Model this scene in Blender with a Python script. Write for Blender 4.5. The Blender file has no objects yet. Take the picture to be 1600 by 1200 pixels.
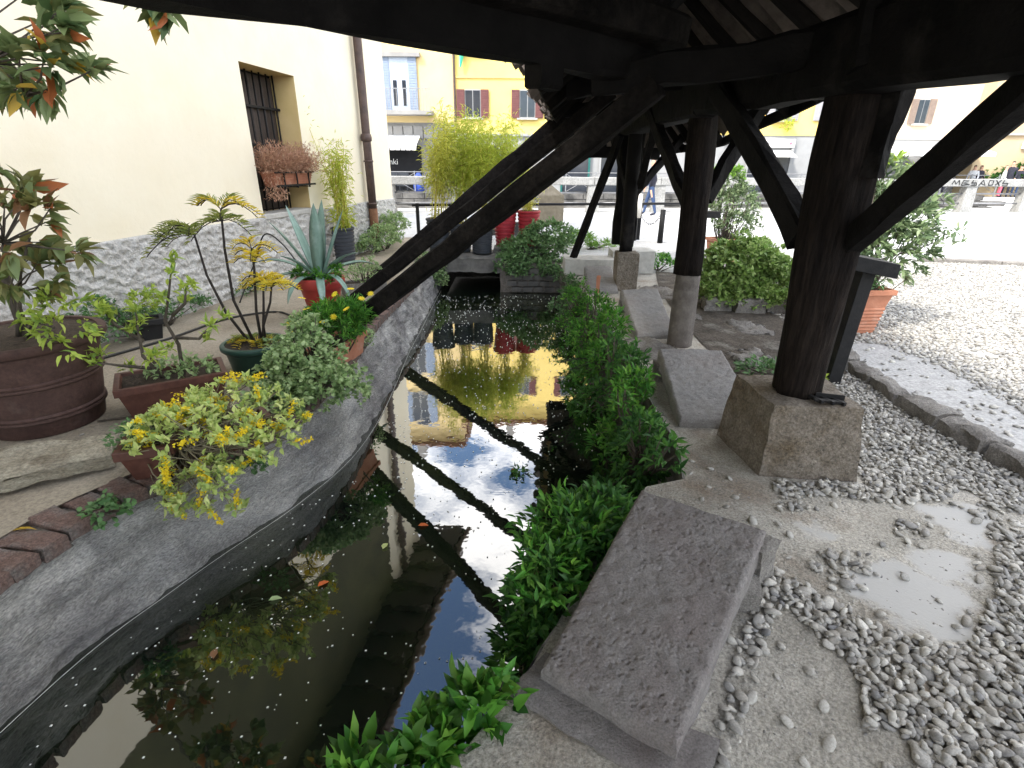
import bpy, math, random
import numpy as np
from mathutils import Vector, Matrix, noise as mnoise

rng = np.random.default_rng(7)
random.seed(7)
S = bpy.context.scene
COL = S.collection
R = math.radians

# ------------------------------------------------------------------ camera
TH, ROLL, CAMH = R(22.57), R(0.4), 1.6
fwd = Vector((0, math.cos(TH), -math.sin(TH)))
dn0 = Vector((0, -math.sin(TH), -math.cos(TH)))
rt0 = Vector((1, 0, 0))
rt = math.cos(ROLL)*rt0 - math.sin(ROLL)*dn0
dn = math.sin(ROLL)*rt0 + math.cos(ROLL)*dn0
cam_data = bpy.data.cameras.new('camera')
cam_data.sensor_width = 36.0
cam_data.lens = 830.0/1600.0*36.0
cam_data.clip_start = 0.02
cam_data.clip_end = 2000
cam = bpy.data.objects.new('camera', cam_data)
COL.objects.link(cam)
m = Matrix.Identity(4)
for i in range(3):
    m[i][0] = rt[i]; m[i][1] = -dn[i]; m[i][2] = -fwd[i]
m[0][3], m[1][3], m[2][3] = 0, 0, CAMH
cam.matrix_world = m
S.camera = cam

# ------------------------------------------------------------------ world, sun, exposure
SUN_EL = R(46)
SUN_TO = Vector((-0.74, -0.67, 0)).normalized()          # horizontal direction towards the sun
world = bpy.data.worlds.new('World')
S.world = world
world.use_nodes = True
wn, wl = world.node_tree.nodes, world.node_tree.links
wn.clear()
sky = wn.new('ShaderNodeTexSky'); sky.sky_type = 'NISHITA'; sky.sun_disc = False
sky.sun_elevation = SUN_EL
sky.sun_rotation = math.atan2(SUN_TO.x, SUN_TO.y)
sky.air_density = 1.1; sky.dust_density = 0.8; sky.ozone_density = 3.0
tc = wn.new('ShaderNodeTexCoord')
mp = wn.new('ShaderNodeMapping'); mp.inputs['Scale'].default_value = (1.0, 1.0, 1.9); mp.inputs['Location'].default_value = (2.1, 3.0, 0.2)
nz = wn.new('ShaderNodeTexNoise'); nz.inputs['Scale'].default_value = 2.6; nz.inputs['Detail'].default_value = 8; nz.inputs['Roughness'].default_value = 0.58
rmp = wn.new('ShaderNodeValToRGB')
rmp.color_ramp.elements[0].position = 0.455; rmp.color_ramp.elements[0].color = (0, 0, 0, 1)
rmp.color_ramp.elements[1].position = 0.56; rmp.color_ramp.elements[1].color = (1, 1, 1, 1)
mx = wn.new('ShaderNodeMix'); mx.data_type = 'RGBA'
mx.inputs[7].default_value = (13.0, 12.8, 12.6, 1)
bg = wn.new('ShaderNodeBackground'); bg.inputs['Strength'].default_value = 0.15
wo = wn.new('ShaderNodeOutputWorld')
wl.new(tc.outputs['Generated'], mp.inputs['Vector']); wl.new(mp.outputs[0], nz.inputs['Vector'])
wl.new(nz.outputs['Fac'], rmp.inputs['Fac']); wl.new(rmp.outputs['Color'], mx.inputs[0])
wl.new(sky.outputs['Color'], mx.inputs[6]); wl.new(mx.outputs[2], bg.inputs['Color'])
wl.new(bg.outputs[0], wo.inputs['Surface'])

sd = bpy.data.lights.new('sun', 'SUN'); sd.energy = 2.7; sd.angle = R(10); sd.color = (1.0, 0.955, 0.88)
sun = bpy.data.objects.new('sun', sd); COL.objects.link(sun)
to_sun = Vector((SUN_TO.x*math.cos(SUN_EL), SUN_TO.y*math.cos(SUN_EL), math.sin(SUN_EL)))
sun.rotation_euler = to_sun.to_track_quat('Z', 'Y').to_euler()
sun.location = to_sun*40

S.view_settings.view_transform = 'Standard'
S.view_settings.look = 'None'
S.view_settings.gamma = 1
S.view_settings.use_curve_mapping = False
S.view_settings.exposure = 1.5
S.render.engine = 'CYCLES'
S.cycles.max_bounces = 7
S.cycles.diffuse_bounces = 4
S.cycles.glossy_bounces = 4
S.cycles.use_denoising = True

# ------------------------------------------------------------------ materials
def col4(c): return (c[0], c[1], c[2], 1)
def mat(name, c1, c2=None, scale=6.0, rough=0.8, bump=0.0, bscale=None, c3=None, c3scale=2.0, c3lo=.5, c3hi=.7,
        stretch=(1, 1, 1), spec=0.3, detail=6, island=None, metal=0.0, transl=0.0, bdist=0.02, grain=0.0, gscale=90.0):
    """two-tone noise + a third patchy stain colour; bump from noise; island = list of colours picked per leaf"""
    M = bpy.data.materials.new(name); M.use_nodes = True
    N, L = M.node_tree.nodes, M.node_tree.links
    b = N['Principled BSDF']
    b.inputs['Roughness'].default_value = rough
    b.inputs['Specular IOR Level'].default_value = spec
    b.inputs['Metallic'].default_value = metal
    t = N.new('ShaderNodeTexCoord'); mpn = N.new('ShaderNodeMapping')
    mpn.inputs['Scale'].default_value = stretch
    L.new(t.outputs['Object'], mpn.inputs['Vector'])
    out = None
    if island:
        g = N.new('ShaderNodeNewGeometry')
        r = N.new('ShaderNodeValToRGB'); r.color_ramp.interpolation = 'LINEAR'
        els = r.color_ramp.elements
        while len(els) < len(island): els.new(0.5)
        for i, c in enumerate(island):
            els[i].position = i/(len(island)-1); els[i].color = col4(c)
        L.new(g.outputs['Random Per Island'], r.inputs['Fac'])
        out = r.outputs['Color']
    else:
        n1 = N.new('ShaderNodeTexNoise'); n1.inputs['Scale'].default_value = scale; n1.inputs['Detail'].default_value = detail
        n1.inputs['Roughness'].default_value = 0.6
        L.new(mpn.outputs[0], n1.inputs['Vector'])
        r = N.new('ShaderNodeValToRGB')
        r.color_ramp.elements[0].position = .32; r.color_ramp.elements[0].color = col4(c1)
        r.color_ramp.elements[1].position = .68; r.color_ramp.elements[1].color = col4(c2 or c1)
        L.new(n1.outputs['Fac'], r.inputs['Fac'])
        out = r.outputs['Color']
        if c3:
            n2 = N.new('ShaderNodeTexNoise'); n2.inputs['Scale'].default_value = c3scale; n2.inputs['Detail'].default_value = 7
            n2.inputs['Roughness'].default_value = 0.65
            L.new(t.outputs['Object'], n2.inputs['Vector'])
            r2 = N.new('ShaderNodeValToRGB')
            r2.color_ramp.elements[0].position = c3lo; r2.color_ramp.elements[0].color = (0, 0, 0, 1)
            r2.color_ramp.elements[1].position = c3hi; r2.color_ramp.elements[1].color = (1, 1, 1, 1)
            L.new(n2.outputs['Fac'], r2.inputs['Fac'])
            k = N.new('ShaderNodeMix'); k.data_type = 'RGBA'
            L.new(r2.outputs['Color'], k.inputs[0]); L.new(out, k.inputs[6]); k.inputs[7].default_value = col4(c3)
            out = k.outputs[2]
    if grain > 0:
        ng = N.new('ShaderNodeTexNoise'); ng.inputs['Scale'].default_value = gscale; ng.inputs['Detail'].default_value = 4; ng.inputs['Roughness'].default_value = .7
        L.new(mpn.outputs[0], ng.inputs['Vector'])
        mr = N.new('ShaderNodeMapRange'); mr.inputs['From Min'].default_value = .34; mr.inputs['From Max'].default_value = .66
        mr.inputs['To Min'].default_value = 1-grain; mr.inputs['To Max'].default_value = 1+grain*.6
        L.new(ng.outputs['Fac'], mr.inputs['Value'])
        vm = N.new('ShaderNodeVectorMath'); vm.operation = 'SCALE'
        L.new(out, vm.inputs[0]); L.new(mr.outputs[0], vm.inputs['Scale']); out = vm.outputs[0]
    L.new(out, b.inputs['Base Color'])
    if bump > 0:
        nb = N.new('ShaderNodeTexNoise'); nb.inputs['Scale'].default_value = bscale or scale*4; nb.inputs['Detail'].default_value = 8
        nb.inputs['Roughness'].default_value = 0.65
        L.new(mpn.outputs[0], nb.inputs['Vector'])
        bp = N.new('ShaderNodeBump'); bp.inputs['Strength'].default_value = bump; bp.inputs['Distance'].default_value = bdist
        L.new(nb.outputs['Fac'], bp.inputs['Height']); L.new(bp.outputs[0], b.inputs['Normal'])
    if transl > 0:
        tr = N.new('ShaderNodeBsdfTranslucent'); L.new(out, tr.inputs['Color'])
        ms = N.new('ShaderNodeMixShader'); ms.inputs[0].default_value = transl
        o = N['Material Output']
        L.new(b.outputs[0], ms.inputs[1]); L.new(tr.outputs[0], ms.inputs[2]); L.new(ms.outputs[0], o.inputs['Surface'])
    return M

def leafmat(name, cols, transl=0.3, rough=0.5):
    return mat(name, cols[0], island=cols, rough=rough, transl=transl, spec=0.35)

M = {}
M['timber'] = mat('dark_timber', (0.0040, 0.0037, 0.0037), (0.0104, 0.0095, 0.0092), 5, .75, .5, 14, stretch=(1, 1, 1), c3=(.028, .025, .023), c3scale=3, c3lo=.58, c3hi=.75, bdist=.03, spec=.08)
M['timber_worn'] = mat('worn_timber', (0.0065, 0.0057, 0.0054), (0.0184, 0.0157, 0.0140), 5, .85, .8, 16, c3=(0.0038, 0.0035, 0.0035), c3scale=3, bdist=.03, grain=.5, gscale=26, spec=.08)
M['timber_post'] = mat('post_timber', (0.0063, 0.0049, 0.0045), (0.0201, 0.0152, 0.0125), 5, .85, .9, 9, stretch=(3, 3, .35), c3=(.008, .007, .007), c3scale=2.5, bdist=.03, grain=.6, gscale=22, spec=.08)
M['timber_old'] = mat('weathered_plank', (0.0063, 0.0056, 0.0049), (0.0174, 0.0149, 0.0127), 6, .85, .5, 20, c3=(0.0038, 0.0035, 0.0033), c3scale=3, spec=.08)
M['timber_new'] = mat('fresh_plank', (.42, .28, .12), (.5, .34, .16), 9, .7, .2)
M['tile'] = mat('clay_tile', (.10, .082, .07), (.2, .165, .14), 6, .9, .4, 25, c3=(.05, .046, .042), c3scale=5)
M['stone'] = mat('grey_granite', (0.1680, 0.1564, 0.1430), (0.2800, 0.2611, 0.2366), 30, .88, .9, 60, c3=(0.1260, 0.1142, 0.1040), c3scale=4, c3lo=.45, c3hi=.72, detail=9, bdist=.02, grain=.4, gscale=120)
M['slabstone'] = mat('wash_slab_stone', (0.1578, 0.1458, 0.1388), (0.2262, 0.2102, 0.2009), 22, .88, .8, 110, c3=(0.1705, 0.1469, 0.1399), c3scale=3.5, c3lo=.45, c3hi=.7, detail=9, bdist=.01, grain=.32, gscale=150)
M['slablit'] = mat('lit_wash_slab', (.2, .193, .187), (.28, .272, .264), 22, .88, .8, 110, c3=(.22, .2, .19), c3scale=3.5, c3lo=.45, c3hi=.7, detail=9, bdist=.01, grain=.3, gscale=120)  # lighter copy of the slab stone; brighter light on farther slabs put into colour
M['block'] = mat('cast_block', (0.1750, 0.1474, 0.1172), (0.3010, 0.2613, 0.2167), 14, .92, 1.0, 30, c3=(0.1190, 0.0831, 0.0428), c3scale=3.2, c3lo=.5, c3hi=.72, detail=9, bdist=.05, grain=.45, gscale=70)
M['concrete'] = mat('pavement_concrete', (0.3587, 0.3336, 0.2850), (0.5490, 0.5172, 0.4560), 2.2, .92, 1.0, 75, c3=(0.2891, 0.2328, 0.1778), c3scale=1.3, c3lo=.5, c3hi=.68, detail=10, bdist=.02, grain=.42, gscale=95)
def cement_patches(m_, spots):
    N, L = m_.node_tree.nodes, m_.node_tree.links
    b = N['Principled BSDF']; src = b.inputs['Base Color'].links[0].from_socket
    t = N.new('ShaderNodeTexCoord'); nz_ = N.new('ShaderNodeTexNoise'); nz_.inputs['Scale'].default_value = 5; nz_.inputs['Detail'].default_value = 5
    L.new(t.outputs['Object'], nz_.inputs['Vector'])
    acc = None
    for x, y, r in spots:
        d = N.new('ShaderNodeVectorMath'); d.operation = 'DISTANCE'; d.inputs[1].default_value = (x, y, 0); L.new(t.outputs['Object'], d.inputs[0])
        a = N.new('ShaderNodeMath'); a.operation = 'MULTIPLY_ADD'; L.new(nz_.outputs['Fac'], a.inputs[0]); a.inputs[1].default_value = .5; L.new(d.outputs['Value'], a.inputs[2])
        mr = N.new('ShaderNodeMapRange'); mr.inputs['From Min'].default_value = r+.25; mr.inputs['From Max'].default_value = r+.19; L.new(a.outputs[0], mr.inputs['Value'])
        if acc is None: acc = mr.outputs[0]
        else:
            mxn = N.new('ShaderNodeMath'); mxn.operation = 'MAXIMUM'; L.new(acc, mxn.inputs[0]); L.new(mr.outputs[0], mxn.inputs[1]); acc = mxn.outputs[0]
    k = N.new('ShaderNodeMix'); k.data_type = 'RGBA'; L.new(acc, k.inputs[0]); L.new(src, k.inputs[6]); k.inputs[7].default_value = (.385, .378, .36, 1)
    L.new(k.outputs[2], b.inputs['Base Color'])
    rg = N.new('ShaderNodeMapRange'); rg.inputs['To Min'].default_value = .92; rg.inputs['To Max'].default_value = .7; L.new(acc, rg.inputs['Value']); L.new(rg.outputs[0], b.inputs['Roughness'])
    bp = [n for n in N if n.type == 'BUMP'][0]; bs = N.new('ShaderNodeMapRange'); bs.inputs['To Min'].default_value = 1.0; bs.inputs['To Max'].default_value = .12; L.new(acc, bs.inputs['Value']); L.new(bs.outputs[0], bp.inputs['Strength'])
M['smooth'] = mat('smooth_cement', (.36, .355, .345), (.46, .455, .44), 4, .6, .25, 40, c3=(.32, .3, .27), c3scale=2.5, bdist=.01)
M['plaza'] = mat('plaza_ground', (.3, .295, .285), (.42, .413, .4), 9, .9, .4, 30, c3=(.36, .345, .325), c3scale=.6, grain=.35, gscale=40)
M['road'] = mat('pale_road', (.4, .4, .4), (.48, .48, .475), 2, .85, .2, 40, grain=.2, gscale=25)
M['pebble'] = mat('river_pebble', (0.4956, 0.4743, 0.4278), island=[(0.1824, 0.1756, 0.1645), (0.3304, 0.3158, 0.2848), (0.4467, 0.4259, 0.3873), (0.2722, 0.2542, 0.2240), (0.5459, 0.5242, 0.4746), (0.2313, 0.2228, 0.2101), (0.3965, 0.3774, 0.3405), (0.1652, 0.1638, 0.1658)], rough=.8, spec=.25, bump=.4, bscale=60, bdist=.004, grain=.25, gscale=160)
M['ledge'] = mat('ledge_paving', (.25, .215, .165), (.36, .32, .255), 3, .85, .5, 24, c3=(.19, .155, .11), c3scale=1.5, c3lo=.45, c3hi=.7, bdist=.015, grain=.3, gscale=60)
M['ledgestone'] = mat('ledge_stone', (.3, .265, .2), (.44, .4, .315), 9, .88, 1.0, 18, c3=(.17, .14, .1), c3scale=4, stretch=(1, 1, 2.5), bdist=.05, grain=.4, gscale=60)
M['brick'] = mat('coping_brick', (.12, .075, .062), (.2, .135, .115), 14, .92, .9, 36, c3=(.15, .135, .125), c3scale=7, c3lo=.45, c3hi=.65, bdist=.02, grain=.45, gscale=90)
M['mortar'] = mat('mortar', (.12, .105, .09), (.2, .18, .16), 20, .95, .9, 50, grain=.4)
M['canalwall'] = mat('canal_render', (.36, .35, .328), (.7, .68, .64), 2.6, .94, 1.0, 30, c3=(.235, .223, .222), c3scale=1.4, c3lo=.46, c3hi=.64, stretch=(1, .55, 2.2), detail=12, bdist=.07, grain=.5, gscale=85)
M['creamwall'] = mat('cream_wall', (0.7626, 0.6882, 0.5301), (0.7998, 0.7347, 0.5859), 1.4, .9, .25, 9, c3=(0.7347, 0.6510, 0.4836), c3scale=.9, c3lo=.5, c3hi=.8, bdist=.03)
M['dimwall'] = mat('dimmed_upper_wall', (.055, .052, .026), (.09, .083, .044), 1.2, .92, .2, 9, c3=(.05, .046, .03), c3scale=.8)  # invented dark tone that keeps the wall's reflection in the canal dim
M['roughrender'] = mat('rough_render', (.5, .485, .46), (.68, .665, .64), 12, .95, 1.0, 26, c3=(.42, .405, .385), c3scale=3, detail=10, bdist=.05, grain=.22, gscale=32)
M['sill'] = mat('stone_sill', (.38, .37, .345), (.5, .49, .46), 12, .85, .3)
M['reveal'] = mat('ochre_reveal', (.6, .45, .2), (.66, .5, .25), 3, .9, .1)
M['darkwood'] = mat('brown_shutter', (.035, .026, .022), (.07, .052, .043), 10, .6, .3, stretch=(4, 4, 1))
M['iron'] = mat('black_iron', (.006, .006, .007), (.014, .0135, .0135), 20, .6, .2, spec=.2)
M['copper'] = mat('brown_downpipe', (.07, .045, .04), (.11, .075, .065), 7, .5, .15, c3=(.055, .04, .04), c3scale=6)
M['rust'] = mat('rusty_iron', (.14, .065, .035), (.22, .11, .06), 14, .9, .5)
M['terra'] = mat('terracotta', (.36, .145, .085), (.44, .195, .12), 8, .85, .2, c3=(.42, .3, .235), c3scale=4, c3lo=.55, c3hi=.8)
M['terrabrown'] = mat('brown_terracotta', (.055, .03, .025), (.085, .048, .04), 6, .75, .25, c3=(.1, .07, .06), c3scale=4, c3lo=.58, c3hi=.8, grain=.25, gscale=40)
M['brownpot'] = mat('brown_plastic_pot', (.075, .03, .022), (.105, .045, .033), 7, .5, .05, grain=.2, gscale=30)
M['greenpot'] = mat('green_plastic_pot', (.018, .05, .038), (.028, .07, .052), 5, .4, .03)
M['redpot'] = mat('red_glazed_pot', (.3, .03, .025), (.36, .045, .035), 5, .4, .05)
M['redpot2'] = mat('bright_red_pot', (.3, .018, .03), (.35, .03, .04), 5, .5, .05)
M['greypot'] = mat('grey_plastic_pot', (.03, .034, .042), (.05, .055, .065), 5, .5, .05)
M['blackpot'] = mat('black_plastic_pot', (.012, .012, .013), (.025, .025, .026), 5, .5, .05)
M['soil'] = mat('soil', (.03, .022, .016), (.07, .052, .038), 30, .95, .8, 60)
M['bark'] = mat('bark', (.06, .05, .04), (.12, .1, .08), 18, .9, .6, stretch=(1, 1, .4))
M['darkstem'] = mat('dark_stem', (.022, .018, .018), (.05, .04, .035), 20, .8, .4)
M['cane'] = mat('bamboo_cane', (.42, .38, .06), (.55, .46, .09), 9, .5, .1)
M['greystem'] = mat('grey_stem', (.14, .12, .08), (.22, .2, .13), 9, .8, .1)
M['parapet'] = mat('parapet_concrete', (0.2550, 0.2525, 0.2422), (0.3230, 0.3187, 0.3060), 3, .85, .25, 30, c3=(0.1870, 0.1785, 0.1700), c3scale=2, c3lo=.55, c3hi=.8, grain=.3, gscale=20)
M['quaystone'] = mat('quay_stone', (0.1000, 0.0950, 0.0900), (0.1700, 0.1625, 0.1500), 3, .9, .6, 12, c3=(0.0450, 0.0440, 0.0425), c3scale=1.2, c3lo=.46, c3hi=.62)
M['yellowwall'] = mat('yellow_facade', (.72, .54, .17), (.76, .58, .2), .8, .9, .06, 10)
M['paleyellow'] = mat('pale_yellow_facade', (.66, .5, .24), (.7, .54, .28), .8, .9, .06, 10)
M['creamfacade'] = mat('cream_facade', (0.5456, 0.4664, 0.3520), (0.5808, 0.5016, 0.3784), .6, .9, .06, 10)
M['peach'] = mat('peach_facade', (0.4675, 0.3570, 0.2125), (0.5100, 0.3995, 0.2550), .6, .9, .06, 10)
M['greyfacade'] = mat('grey_stone_base', (0.2380, 0.2295, 0.2210), (0.2975, 0.2890, 0.2762), 1.5, .85, .2, 10)
M['whitefacade'] = mat('white_shopfront', (0.2720, 0.2720, 0.2720), (0.3196, 0.3196, 0.3196), 2, .7, .05)
M['blueshutter'] = mat('blue_grey_shutter', (.22, .27, .36), (.27, .32, .41), 6, .6, .1)
M['bluewhite'] = mat('pale_blue_door', (.42, .48, .58), (.5, .55, .64), 4, .5, .05)
M['maroon'] = mat('maroon_shutter', (.12, .045, .045), (.16, .065, .06), 6, .6, .1)
M['greyshutter'] = mat('grey_shutter', (.3, .29, .3), (.36, .35, .36), 6, .6, .1)
M['brownshutter'] = mat('taupe_shutter', (.2, .15, .12), (.25, .19, .155), 6, .6, .1)
M['glass'] = mat('window_glass', (.02, .025, .035), (.035, .04, .05), 2, .08, 0, spec=.6)
M['shopdark'] = mat('dark_interior', (.008, .008, .01), (.014, .014, .016), 3, .7, 0)
M['white'] = mat('white_canvas', (.78, .77, .75), (.82, .81, .79), 3, .8, .05)
M['whitepaint'] = mat('peeling_white', (.6, .56, .5), (.7, .66, .6), 9, .8, .3, c3=(.25, .2, .15), c3scale=10, c3lo=.6, c3hi=.7)
M['steel'] = mat('steel_rail', (.22, .22, .23), (.3, .3, .31), 8, .45, .05, metal=.3)
M['rooftile'] = mat('roof_tiles_red', (.17, .09, .065), (.25, .14, .1), 5, .9, .4, 20)
M['jeans'] = mat('blue_denim', (0.0275, 0.0495, 0.1100), (0.0440, 0.0715, 0.1485), 30, .9, .2)
M['darkcloth'] = mat('dark_cloth', (.02, .02, .03), (.035, .035, .05), 20, .9, .1)
M['lightcloth'] = mat('light_cloth', (.55, .55, .57), (.65, .65, .66), 20, .9, .1)
M['pinkcloth'] = mat('pink_cloth', (.6, .1, .15), (.65, .14, .2), 20, .9, .1)
M['skin'] = mat('skin', (.45, .27, .19), (.5, .31, .22), 10, .6, .02)
M['hair'] = mat('dark_hair', (.02, .015, .012), (.035, .025, .02), 30, .7, .1)
M['graffiti'] = mat('black_spray', (.02, .02, .022), (.03, .03, .03), 10, .8, 0)
M['bluebag'] = mat('blue_plastic', (.03, .06, .3), (.05, .1, .42), 6, .4, .1)
M['hose'] = mat('black_hose', (.02, .02, .02), (.035, .033, .03), 10, .6, 0)
M['fleck'] = mat('white_fleck', (.7, .7, .66), (.8, .8, .76), 10, .8, 0)
M['orangeleaf'] = mat('fallen_leaf', (.45, .09, .02), (.55, .14, .03), 30, .7, .1)
M['greenmetal'] = mat('green_shop_frame', (.01, .1, .09), (.02, .13, .11), 5, .5, 0)
# foliage palettes
M['lf_mag_green'] = leafmat('magnolia_green', [(.07, .13, .05), (.12, .19, .07), (.2, .25, .1), (.1, .15, .06)])
M['lf_mag_olive'] = leafmat('magnolia_olive', [(.160, .174, .058), (.217, .203, .072), (.145, .189, .058)])
M['lf_mag_yellow'] = leafmat('magnolia_yellow', [(.5, .3, .03), (.55, .36, .05), (.42, .27, .04)])
M['lf_mag_orange'] = leafmat('magnolia_orange', [(.5, .15, .03), (.42, .13, .04), (.3, .1, .05)])
M['lf_mag_bronze'] = leafmat('magnolia_bronze', [(.217, .102, .051), (.290, .145, .072), (.174, .116, .051)])
M['lf_lime'] = leafmat('lime_leaf', [(.246, .362, .058), (.348, .464, .072), (.464, .551, .102), (.174, .290, .058)])
M['lf_bank'] = leafmat('bank_leaf', [(.035, .15, .02), (.07, .24, .03), (.14, .36, .045), (.03, .1, .02), (.24, .48, .07)], .45)
M['lf_bankdark'] = leafmat('bank_leaf_dark', [(.025, .09, .022), (.045, .14, .03), (.075, .2, .04), (.12, .29, .05)], .4)
M['lf_mint'] = leafmat('mint_leaf', [(.2, .31, .12), (.28, .4, .16), (.4, .5, .25), (.13, .22, .08)])
M['lf_ivy'] = leafmat('ivy_leaf', [(.06, .15, .045), (.1, .21, .07), (.16, .28, .11), (.045, .1, .035)])
M['lf_bright'] = leafmat('bright_leaf', [(.12, .25, .03), (.17, .32, .05), (.22, .38, .06)])
M['lf_bamboo'] = leafmat('bamboo_leaf', [(.62, .62, .1), (.74, .72, .14), (.5, .55, .08), (.8, .76, .2)], .5)
M['lf_bamboogreen'] = leafmat('bamboo_leaf_green', [(.42, .52, .07), (.55, .62, .09), (.66, .68, .12)], .5)
M['lf_dry'] = leafmat('dried_heather', [(.435, .246, .160), (.551, .334, .217), (.348, .174, .116), (.638, .435, .290)], .2)
M['lf_sedum'] = leafmat('sedum_leaf', [(.362, .478, .131), (.507, .609, .189), (.652, .696, .290), (.290, .435, .131)])
M['fl_yellow'] = leafmat('yellow_flower', [(.8, .6, .02), (.85, .68, .03), (.75, .62, .03)])
M['lf_cycad'] = leafmat('mahonia_leaf', [(.232, .290, .072), (.362, .392, .087), (.174, .246, .072)])
M['lf_cycadyellow'] = leafmat('mahonia_yellow', [(.75, .55, .03), (.78, .6, .05), (.62, .56, .07)])
M['lf_laurel'] = leafmat('laurel_leaf', [(.072, .123, .058), (.131, .189, .087), (.203, .275, .131), (.290, .348, .203)])
M['agave'] = mat('agave_leaf', (.13, .21, .17), (.2, .3, .25), 5, .5, .1, stretch=(3, 3, .6), c3=(.25, .34, .3), c3scale=6)

# water: near-mirror surface over murky olive depth
W = bpy.data.materials.new('canal_water'); W.use_nodes = True
N, L = W.node_tree.nodes, W.node_tree.links
N.clear()
t = N.new('ShaderNodeTexCoord')
n1 = N.new('ShaderNodeTexNoise'); n1.inputs['Scale'].default_value = 1.1; n1.inputs['Detail'].default_value = 5
r1 = N.new('ShaderNodeValToRGB')
r1.color_ramp.elements[0].position = .38; r1.color_ramp.elements[0].color = (.004, .008, .005, 1)
r1.color_ramp.elements[1].position = .72; r1.color_ramp.elements[1].color = (.02, .026, .009, 1)
df = N.new('ShaderNodeBsdfDiffuse')
gl = N.new('ShaderNodeBsdfGlossy'); gl.inputs['Roughness'].default_value = 0.02
fr = N.new('ShaderNodeFresnel'); fr.inputs['IOR'].default_value = 1.45
fm = N.new('ShaderNodeMath'); fm.operation = 'MULTIPLY'; fm.inputs[1].default_value = 4.6; fm.use_clamp = True
ms = N.new('ShaderNodeMixShader'); o = N.new('ShaderNodeOutputMaterial')
nb = N.new('ShaderNodeTexNoise'); nb.inputs['Scale'].default_value = 5; nb.inputs['Detail'].default_value = 3
bp = N.new('ShaderNodeBump'); bp.inputs['Strength'].default_value = .035; bp.inputs['Distance'].default_value = .03
L.new(t.outputs['Object'], n1.inputs['Vector']); L.new(n1.outputs['Fac'], r1.inputs['Fac']); L.new(r1.outputs['Color'], df.inputs['Color'])
L.new(t.outputs['Object'], nb.inputs['Vector']); L.new(nb.outputs['Fac'], bp.inputs['Height'])
L.new(bp.outputs[0], gl.inputs['Normal'])
L.new(fr.outputs[0], fm.inputs[0]); fn = N.new('ShaderNodeMath'); fn.operation = 'MINIMUM'; fn.inputs[1].default_value = .5; L.new(fm.outputs[0], fn.inputs[0]); L.new(fn.outputs[0], ms.inputs[0]); L.new(df.outputs[0], ms.inputs[1]); L.new(gl.outputs[0], ms.inputs[2]); L.new(ms.outputs[0], o.inputs['Surface'])
M['water'] = W

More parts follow.
